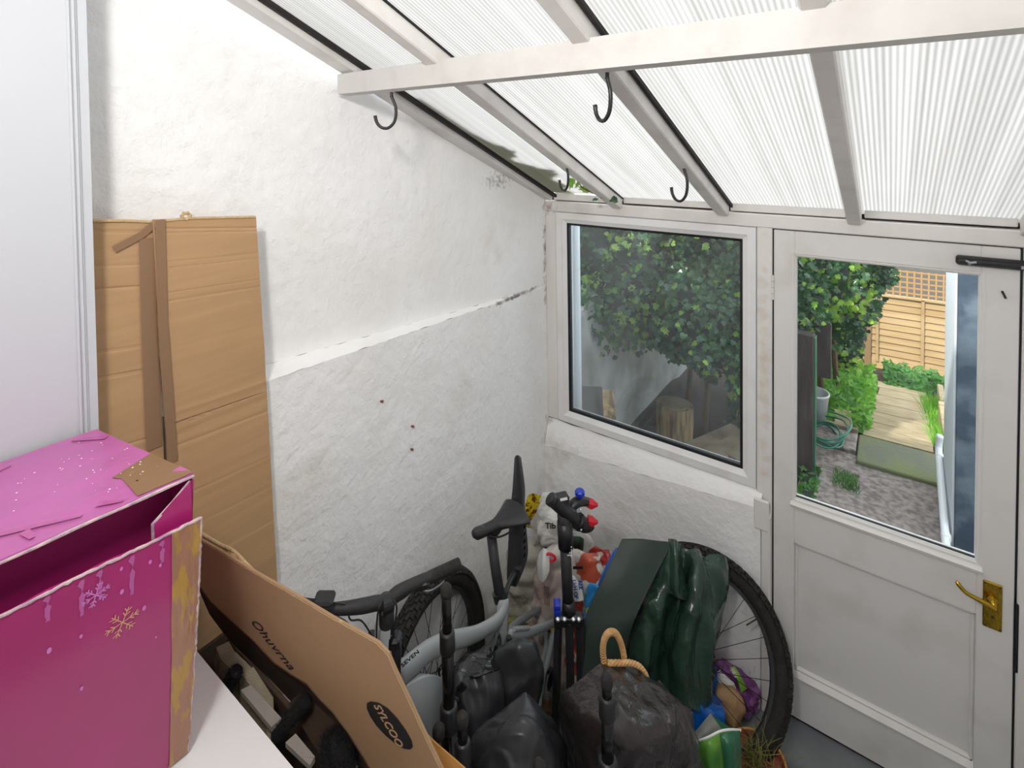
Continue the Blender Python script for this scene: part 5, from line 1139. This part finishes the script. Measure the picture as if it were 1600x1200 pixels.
b = MB(); cc = at(860, 871, 2.105)
b.tube([cc+RT*(.020*math.cos(a))+UP*(.014*math.sin(a)-.004*math.cos(a)) for a in [i*math.pi/8 for i in range(16)]], .0055, 6, closed=True); b.build('red_ring_print', 'red_pad', t)
b = MB()
for k in range(6): b.tube([at(850+k*1.6, 915+k*.5, 2.10), at(851+k*1.6, 945+k*.5, 2.09)], .0008, 4)
b.build('small_print', 'black_ink', t, kind='stuff')
softbag('printed_sack', 'white and orange-red printed sack right of the stand tube with blue lettering', 'sack', down(908, 915, 2.22), (.19, .15, hgt(908, 858, 2.22)), .3, 'red_print', (0, .04), (8, .016), .45, 8, parts=1)
t = [o for o in col.objects if o.name.startswith('printed_sack')][-1]
MB().grid(patchfn(gridpx([[(891, 896, 2.10), (896, 900, 2.09), (900, 905, 2.09)], [(892, 918, 2.07), (899, 918, 2.06), (908, 920, 2.07)], [(895, 940, 2.05), (903, 940, 2.05), (912, 938, 2.06)]]), lambda u, v, p: wr(p, 11, .003)), 16, 16, thick=.002).build('label_panel', 'white_plastic', t, smooth=True)
text('LicH OF', 'blue_ink', t, at(898.5, 921, 2.05), -UP+RT*.12, RT, .022, .0004, 'blue_lettering', bold=.0005, sx=1.0)
text('REE', 'blue_ink', t, at(907, 914, 2.055), -UP+RT*.15, RT, .022, .0004, 'blue_lettering', bold=.0008)
MB().box((-.02, -.0006, -.006), (.02, .0006, .006), Matrix.Translation(at(903, 887, 2.09)) @ Matrix.Rotation(yaw, 4, 'Z')).build('black_bar_print', 'black_ink', t)
softbag('red_bag', 'small red and white printed bag beside the blue bag edge by the far wall', 'bag', down(930, 885, 2.32), (.14, .12, hgt(930, 850, 2.32)), .2, 'red_print_two', (0, .1), (10, .02), .5, 9)
softbag('blue_print_bag', 'small bright blue and yellow printed bag behind the stand hub', 'bag', down(921, 955, 2.13), (.10, .08, hgt(921, 905, 2.13)), .2, 'blue_print', (0, .1), (10, .012), .5, 10)
softbag('brown_paper_sack', 'crumpled brown paper sack low down behind the bike stays', 'sack', down(852, 1010, 2.26), (.18, .14, hgt(852, 975, 2.26)), .6, 'brown_paper', (0, 0), (8, .02), .4, 11)
softbag('green_net_bag', 'greenish striped netting bag end behind the seat tube of the bike', 'bag', down(803, 985, 2.28), (.08, .08, hgt(803, 965, 2.28)), .6, 'dry_grass', (0, 0), (14, .008), .4, 12)

# blue bag under the tarpaulin
t = thing('blue_bag', 'large bright blue woven bag mostly hidden under the green tarpaulin', 'bag', (.9, -.5, 0))
MB().grid(patchfn(gridpx([[(962, 856, 2.18), (966, 856, 2.18), (972, 860, 2.19)], [(943, 895, 2.15), (950, 895, 2.13), (960, 900, 2.14)], [(930, 930, 2.12), (938, 930, 2.11), (950, 940, 2.12)], [(922, 965, 2.10), (930, 965, 2.08), (945, 975, 2.09)]]), lambda u, v, p: wr(p, 9, .004)), 14, 40, thick=.004).build('bag_edge', 'blue_bag', t, smooth=True)
MB().grid(patchfn(gridpx([[(1085, 1020, 2.15), (1105, 1025, 2.14), (1119, 1040, 2.17)], [(1078, 1070, 2.11), (1105, 1075, 2.11), (1126, 1085, 2.14)], [(1078, 1100, 1.99), (1106, 1112, 1.98), (1130, 1110, 2.02)], [(1080, 1140, 1.97), (1104, 1145, 1.96), (1131, 1130, 2.0)], [(1082, 1165, 2.0), (1104, 1170, 2.0), (1128, 1160, 2.0)]]), lambda u, v, p: wr(p, 10, .012, 5)), 30, 50, thick=.004).build('bag_front', 'blue_bag', t, smooth=True)
softbag('bag_filling', None, None, (.90, -.50, 0), (.22, .08, .34), .3, 'blue_bag', (0, 0), (6, .02), .4, 13, parent=t)
# things seen through the leaning wheel
t = softbag('purple_packet', 'purple compost packet with a lime green stripe behind the wheel spokes', 'packet', at(1146, 1100, 2.24), (.20, .08, .16), .15, 'purple_print', (0, .38), (9, .016), .55, 14, parts=1)
MB().grid(patchfn(gridpx([[(1140, 1043, 2.17), (1148, 1041, 2.17)], [(1150, 1058, 2.16), (1157, 1056, 2.165)], [(1158, 1082, 2.17), (1167, 1075, 2.18)]]), lambda u, v, p: wr(p, 12, .002)), 8, 24, thick=.002).build('lime_stripe', 'lime', t, smooth=True)
text('10Ltr', 'white_ink', t, at(1147.5, 1052, 2.157), at(1152, 1058, 2.15)-at(1143, 1044, 2.15), UP, .020, .0004, 'stripe_lettering', bold=.0006)
text('Most', 'white_ink', t, at(1127, 1055, 2.15), at(1131, 1062, 2.15)-at(1122, 1047, 2.15), UP, .022, .0004, 'packet_lettering')
softbag('white_liner_bag', 'small white plastic bag poking out beside the blue bag below the tarpaulin', 'bag', down(1130, 1092, 2.16, .14), (.09, .05, .10), .1, 'white_plastic', (0, .3), (10, .014), .6, 15, res=30)
softbag('brown_paper_bag', 'crumpled brown paper bag between the blue bag and the leaning wheel', 'bag', down(1138, 1118, 2.12), (.10, .09, .23), .1, 'brown_paper', (0, 0), (10, .016), .3, 16, res=30)
t = thing('dried_plants', 'small clump of dry weeds on the floor behind the lower wheel rim', 'plant', down(1162, 1100, 2.3))
b = MB(); o = ORG[t.name]
for k in range(60):
    e = o+V((rr.gauss(0, .05), rr.gauss(0, .02), rr.uniform(.05, .2))); b.tube([o+V((rr.gauss(0, .03), rr.gauss(0, .01), 0)), (o+e)/2+V((rr.gauss(0, .01), 0, .02)), e], [.0012, .001, .0005], 4, cap=False)
b.build('dry_stems', 'dry_grass', t, kind='stuff')

# open green packet and pot of dry grass at the bottom edge
t = thing('green_packet_open', 'open bright green plastic packet with a white rim at the bottom edge', 'packet', down(1120, 1190, 1.78))
MB().grid(patchfn(gridpx([[(1091, 1158, 1.74), (1106, 1152, 1.72), (1122, 1144, 1.72), (1140, 1142, 1.73), (1156, 1142, 1.76)], [(1092, 1180, 1.73), (1108, 1176, 1.70), (1126, 1172, 1.71), (1142, 1168, 1.70), (1156, 1165, 1.75)], [(1096, 1230, 1.74), (1110, 1232, 1.71), (1126, 1230, 1.73), (1142, 1228, 1.71), (1157, 1225, 1.76)], [(1098, 1330, 1.75), (1112, 1335, 1.73), (1126, 1335, 1.73), (1142, 1335, 1.73), (1156, 1330, 1.76)]]), lambda u, v, p: wr(p, 9, .006, 2)), 36, 60, thick=.002).build('front_face', 'green_bag', t, smooth=True)
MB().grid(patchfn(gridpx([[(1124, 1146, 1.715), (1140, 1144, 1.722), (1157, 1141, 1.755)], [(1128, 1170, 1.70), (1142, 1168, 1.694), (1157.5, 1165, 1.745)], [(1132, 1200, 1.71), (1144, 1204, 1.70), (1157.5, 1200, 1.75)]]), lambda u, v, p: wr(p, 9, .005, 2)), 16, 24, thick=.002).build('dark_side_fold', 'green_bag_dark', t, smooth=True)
MB().grid(patchfn(gridpx([[(1086, 1146, 1.86), (1100, 1128, 1.88), (1110, 1114, 1.9)], [(1088, 1160, 1.82), (1110, 1145, 1.85), (1128, 1135, 1.87)], [(1092, 1200, 1.82), (1112, 1200, 1.84), (1150, 1190, 1.86)], [(1094, 1320, 1.82), (1112, 1325, 1.84), (1150, 1320, 1.86)]]), lambda u, v, p: wr(p, 8, .006, 4)), 20, 40, thick=.002).build('rear_face', 'grey_film', t, smooth=True)
MB().hexa([at(1110, 1114, 1.88), at(1118, 1122, 1.86), at(1142, 1139, 1.80), at(1128, 1140, 1.80)], (0, .002, 0)).build('folded_corner', 'green_bag_dark', t)
MB().tube([at(1089, 1158, 1.738), at(1106, 1152, 1.718), at(1124, 1143, 1.716), at(1140, 1140, 1.73), at(1157, 1141, 1.758)], .0035, 6, sub=4).build('white_rim', 'white_ink', t)
q = down(1182, 1200, 1.96); t = thing('plant_pot', 'round terracotta pot of dry grass on the floor by the door', 'pot', q)
HZ = .13
MB().lathe([(.07, 0), (.098, HZ-.01), (.104, HZ), (.096, HZ), (.088, HZ-.02), (.001, HZ-.022)], q, n=32).build('pot_body', 'pot', t, smooth=False)
MB().tube([q+V((.1*math.cos(a), .1*math.sin(a), HZ)) for a in [i*math.pi/18 for i in range(36)]], .0045, 8, closed=True).build('pot_rim', 'pot_rim', t, smooth=True)
b = MB()
for k in range(110):
    a, r_ = rr.uniform(0, 6.28), rr.uniform(0, .07); s_ = q+V((r_*math.cos(a), r_*math.sin(a), HZ-.02)); e = s_+V((rr.gauss(0, .045), rr.gauss(0, .045), rr.uniform(.03, .10))); b.tube([s_, (s_+e)/2+V((0, 0, .015)), e], [.0015, .0012, .0005], 4, cap=False)
b.build('dry_grass', 'dry_grass', t, kind='stuff')

# black bin bag over a basket with a rattan handle
t = thing('basket_in_bin_bag', 'rattan handled basket wrapped in a shiny black bin bag at the bottom centre', 'bag', (.95, -1.05, 0))
rows = [[(945, 1034, 1.62), (958, 1036, 1.63), (978, 1040, 1.64), (1002, 1050, 1.64), (1022, 1064, 1.64), (1030, 1062, 1.66)],
        [(918, 1055, 1.57), (950, 1062, 1.53), (982, 1070, 1.53), (1012, 1080, 1.54), (1042, 1084, 1.58), (1056, 1086, 1.66)],
        [(893, 1072, 1.55), (935, 1092, 1.46), (980, 1105, 1.44), (1024, 1112, 1.46), (1062, 1112, 1.55), (1076, 1110, 1.66)],
        [(874, 1090, 1.55), (918, 1120, 1.42), (975, 1140, 1.38), (1030, 1145, 1.42), (1074, 1142, 1.53), (1087, 1136, 1.66)],
        [(874, 1122, 1.56), (915, 1160, 1.42), (975, 1185, 1.37), (1035, 1185, 1.41), (1080, 1175, 1.53), (1092, 1172, 1.66)],
        [(886, 1180, 1.58), (918, 1225, 1.45), (975, 1250, 1.40), (1035, 1250, 1.44), (1082, 1230, 1.55), (1094, 1225, 1.68)],
        [(898, 1300, 1.62), (925, 1350, 1.50), (975, 1390, 1.46), (1035, 1390, 1.50), (1080, 1350, 1.58), (1092, 1330, 1.70)],
        [(905, 1420, 1.66), (930, 1480, 1.54), (975, 1510, 1.51), (1035, 1510, 1.54), (1080, 1470, 1.6), (1092, 1440, 1.72)]]
def bbd(u, v, p):
    diag = (p.dot(RT)*.6+p.dot(UP)*.9); k = .35 if u < .32 else 1
    return (wr(p, 3.6, .034, 1)*k+.006*k*math.sin(diag*60+6*noise.noise(p*4))*max(0, u-.15))*min(1, v*6+.15)
MB().grid(patchfn(gridpx(rows), bbd), 120, 130, thick=.002).build('bin_bag', 'bin_bag', t, smooth=True)
hd = [at(x, y, d) for x, y, d in ((945, 1040, 1.61), (942, 1018, 1.61), (944, 1000, 1.61), (951, 989, 1.61), (961, 989, 1.61), (969, 1002, 1.62), (974, 1020, 1.63), (977, 1042, 1.64))]
hh = MB().tube(hd, .0075, 12, sub=5).build('basket_handle', 'rattan', t, smooth=True)
b = MB(); fine = []
for i in range(len(hd)-1):
    for k in range(6): fine.append(crom(hd[max(0, i-1)], hd[i], hd[i+1], hd[min(len(hd)-1, i+2)], k/6))
hel = []
for i in range(len(fine)*6-6):
    j = i//6; p = fine[j].lerp(fine[min(j+1, len(fine)-1)], (i % 6)/6); T_ = (fine[min(j+1, len(fine)-1)]-fine[max(0, j-1)]).normalized(); u1 = T_.cross(FW).normalized(); w1 = T_.cross(u1); a = i*1.05
    hel.append(p+u1*math.cos(a)*.0078+w1*math.sin(a)*.0078)
MB().tube(hel, .0028, 6).build('wrapped_cane', 'rattan', hh, smooth=True)
brd = [at(x, y, d) for x, y, d in ((950, 1036, 1.60), (968, 1036, 1.60), (985, 1036, 1.61), (1000, 1042, 1.62), (1010, 1055, 1.63), (1013, 1066, 1.63))]
for ph in (0, 2.1, 4.2):
    P_ = []
    for i in range(len(brd)-1):
        for k in range(10):
            s_ = i*10+k; p = crom(brd[max(0, i-1)], brd[i], brd[i+1], brd[min(len(brd)-1, i+2)], k/10); P_.append(p+UP*.0045*math.cos(s_*.7+ph)+FW*.0045*math.sin(s_*.7+ph))
    MB().tube(P_, .0048, 8).build('braided_rim', 'rattan', t, smooth=True)
b = MB(); b.lathe([(.09, .0), (.11, .35), (.10, .5), (.08, .5)], (.93, -.98, 0.005), n=24); b.build('basket_body', 'rattan', t)

# black pannier bags hanging on the bike
t = thing('pannier_bag', 'black roll-top pannier bag with a buckle strap hanging on the bike', 'bag', (.45, -1.1, 0))
rows = [[(697, 1050, 1.60), (715, 1048, 1.58), (740, 1052, 1.575), (760, 1052, 1.58), (778, 1048, 1.60), (784, 1044, 1.64)],
        [(695, 1078, 1.58), (715, 1080, 1.55), (742, 1082, 1.55), (765, 1082, 1.555), (782, 1080, 1.57), (788, 1074, 1.64)],
        [(694, 1122, 1.55), (715, 1130, 1.52), (742, 1132, 1.515), (765, 1130, 1.525), (784, 1125, 1.55), (790, 1120, 1.63)],
        [(695, 1185, 1.53), (715, 1190, 1.50), (742, 1195, 1.49), (765, 1192, 1.50), (786, 1188, 1.53), (794, 1180, 1.62)],
        [(697, 1290, 1.50), (715, 1300, 1.47), (742, 1305, 1.465), (765, 1302, 1.47), (786, 1295, 1.50), (796, 1290, 1.60)]]
MB().grid(patchfn(gridpx(rows), lambda u, v, p: wr(p, 7, .010, 3)), 60, 70, thick=.003).build('bag_front', 'pannier', t, smooth=True)
rows = [[(733, 1022, 1.70), (748, 1012, 1.71), (760, 1003, 1.72), (770, 996, 1.73), (777, 990, 1.74), (780, 988, 1.76)],
        [(716, 1035, 1.67), (732, 1026, 1.64), (750, 1022, 1.65), (764, 1016, 1.67), (774, 1010, 1.69), (780, 1004, 1.73)],
        [(700, 1048, 1.645), (716, 1044, 1.60), (738, 1046, 1.59), (758, 1044, 1.60), (774, 1040, 1.63), (784, 1034, 1.69)],
        [(698, 1054, 1.63), (716, 1052, 1.58), (740, 1056, 1.56), (760, 1054, 1.57), (776, 1050, 1.60), (786, 1044, 1.67)]]
MB().grid(patchfn(gridpx(rows), lambda u, v, p: wr(p, 6, .022, 7)), 60, 40, thick=.003).build('roll_top', 'pannier_gloss', t, smooth=True)
sp = [at(697, 1112, 1.505), at(708, 1092, 1.495), at(722, 1072, 1.49), at(731, 1056, 1.515)]
MB().tube(sp, .011, 4, sub=4, sq=(.25, 1)).build('strap', 'webbing', t)
for (x, y, d) in ((722, 1073, 1.48), (707, 1094, 1.485)):
    MB().box((-.016, -.005, -.012), (.016, .005, .012), Matrix.Translation(at(x, y, d)) @ Matrix.Rotation(yaw, 4, 'Z') @ Matrix.Rotation(-.75, 4, 'Y'), .003).build('buckle', 'black_plastic', t)
t = thing('pannier_bag', 'smooth rounded black pannier pouch hanging below the bike seat stays', 'bag', (.5, -1.0, 0))
rows = [[(780, 1014, 1.70), (796, 1006, 1.69), (814, 1001, 1.70), (830, 999, 1.71), (833, 1002, 1.76)],
        [(776, 1020, 1.66), (796, 1012, 1.64), (816, 1007, 1.64), (834, 1006, 1.66), (838, 1008, 1.73)],
        [(775, 1052, 1.63), (796, 1054, 1.61), (820, 1052, 1.61), (842, 1040, 1.64), (847, 1040, 1.72)],
        [(776, 1088, 1.61), (796, 1092, 1.585), (818, 1090, 1.59), (838, 1078, 1.625), (846, 1068, 1.71)],
        [(779, 1135, 1.59), (796, 1140, 1.57), (816, 1138, 1.58), (830, 1120, 1.62), (838, 1100, 1.70)]]
MB().grid(patchfn(gridpx(rows), lambda u, v, p: wr(p, 6, .010, 9)), 54, 60, thick=.004).build('bag_front', 'pannier', t, smooth=True)
t = thing('black_dry_bag', 'large shiny black rubbery bag with a pointed top at the bottom centre', 'bag', (.6, -1.2, 0))
rows = [[(817, 1086, 1.50), (819, 1085, 1.495), (821, 1084, 1.49), (823, 1086, 1.50), (826, 1088, 1.54)],
        [(781, 1117, 1.48), (802, 1112, 1.45), (822, 1112, 1.44), (840, 1114, 1.46), (848, 1112, 1.54)],
        [(753, 1140, 1.46), (785, 1145, 1.41), (820, 1146, 1.39), (848, 1146, 1.42), (864, 1138, 1.53)],
        [(736, 1168, 1.44), (775, 1182, 1.38), (815, 1186, 1.36), (855, 1182, 1.39), (876, 1168, 1.51)],
        [(732, 1220, 1.42), (770, 1238, 1.36), (815, 1244, 1.34), (855, 1238, 1.37), (880, 1220, 1.50)],
        [(735, 1380, 1.42), (770, 1400, 1.37), (815, 1410, 1.35), (855, 1400, 1.38), (882, 1380, 1.50)]]
MB().grid(patchfn(gridpx(rows), lambda u, v, p: wr(p, 4.5, .022, 11)*min(1, v*3)), 70, 80, thick=.004).build('bag_front', 'pannier', t, smooth=True)
softbag('bag_filling', None, None, (.60, -1.10, 0), (.22, .10, .42), .6, 'pannier', (0, 0), (6, .01), .6, 21, parent=t)
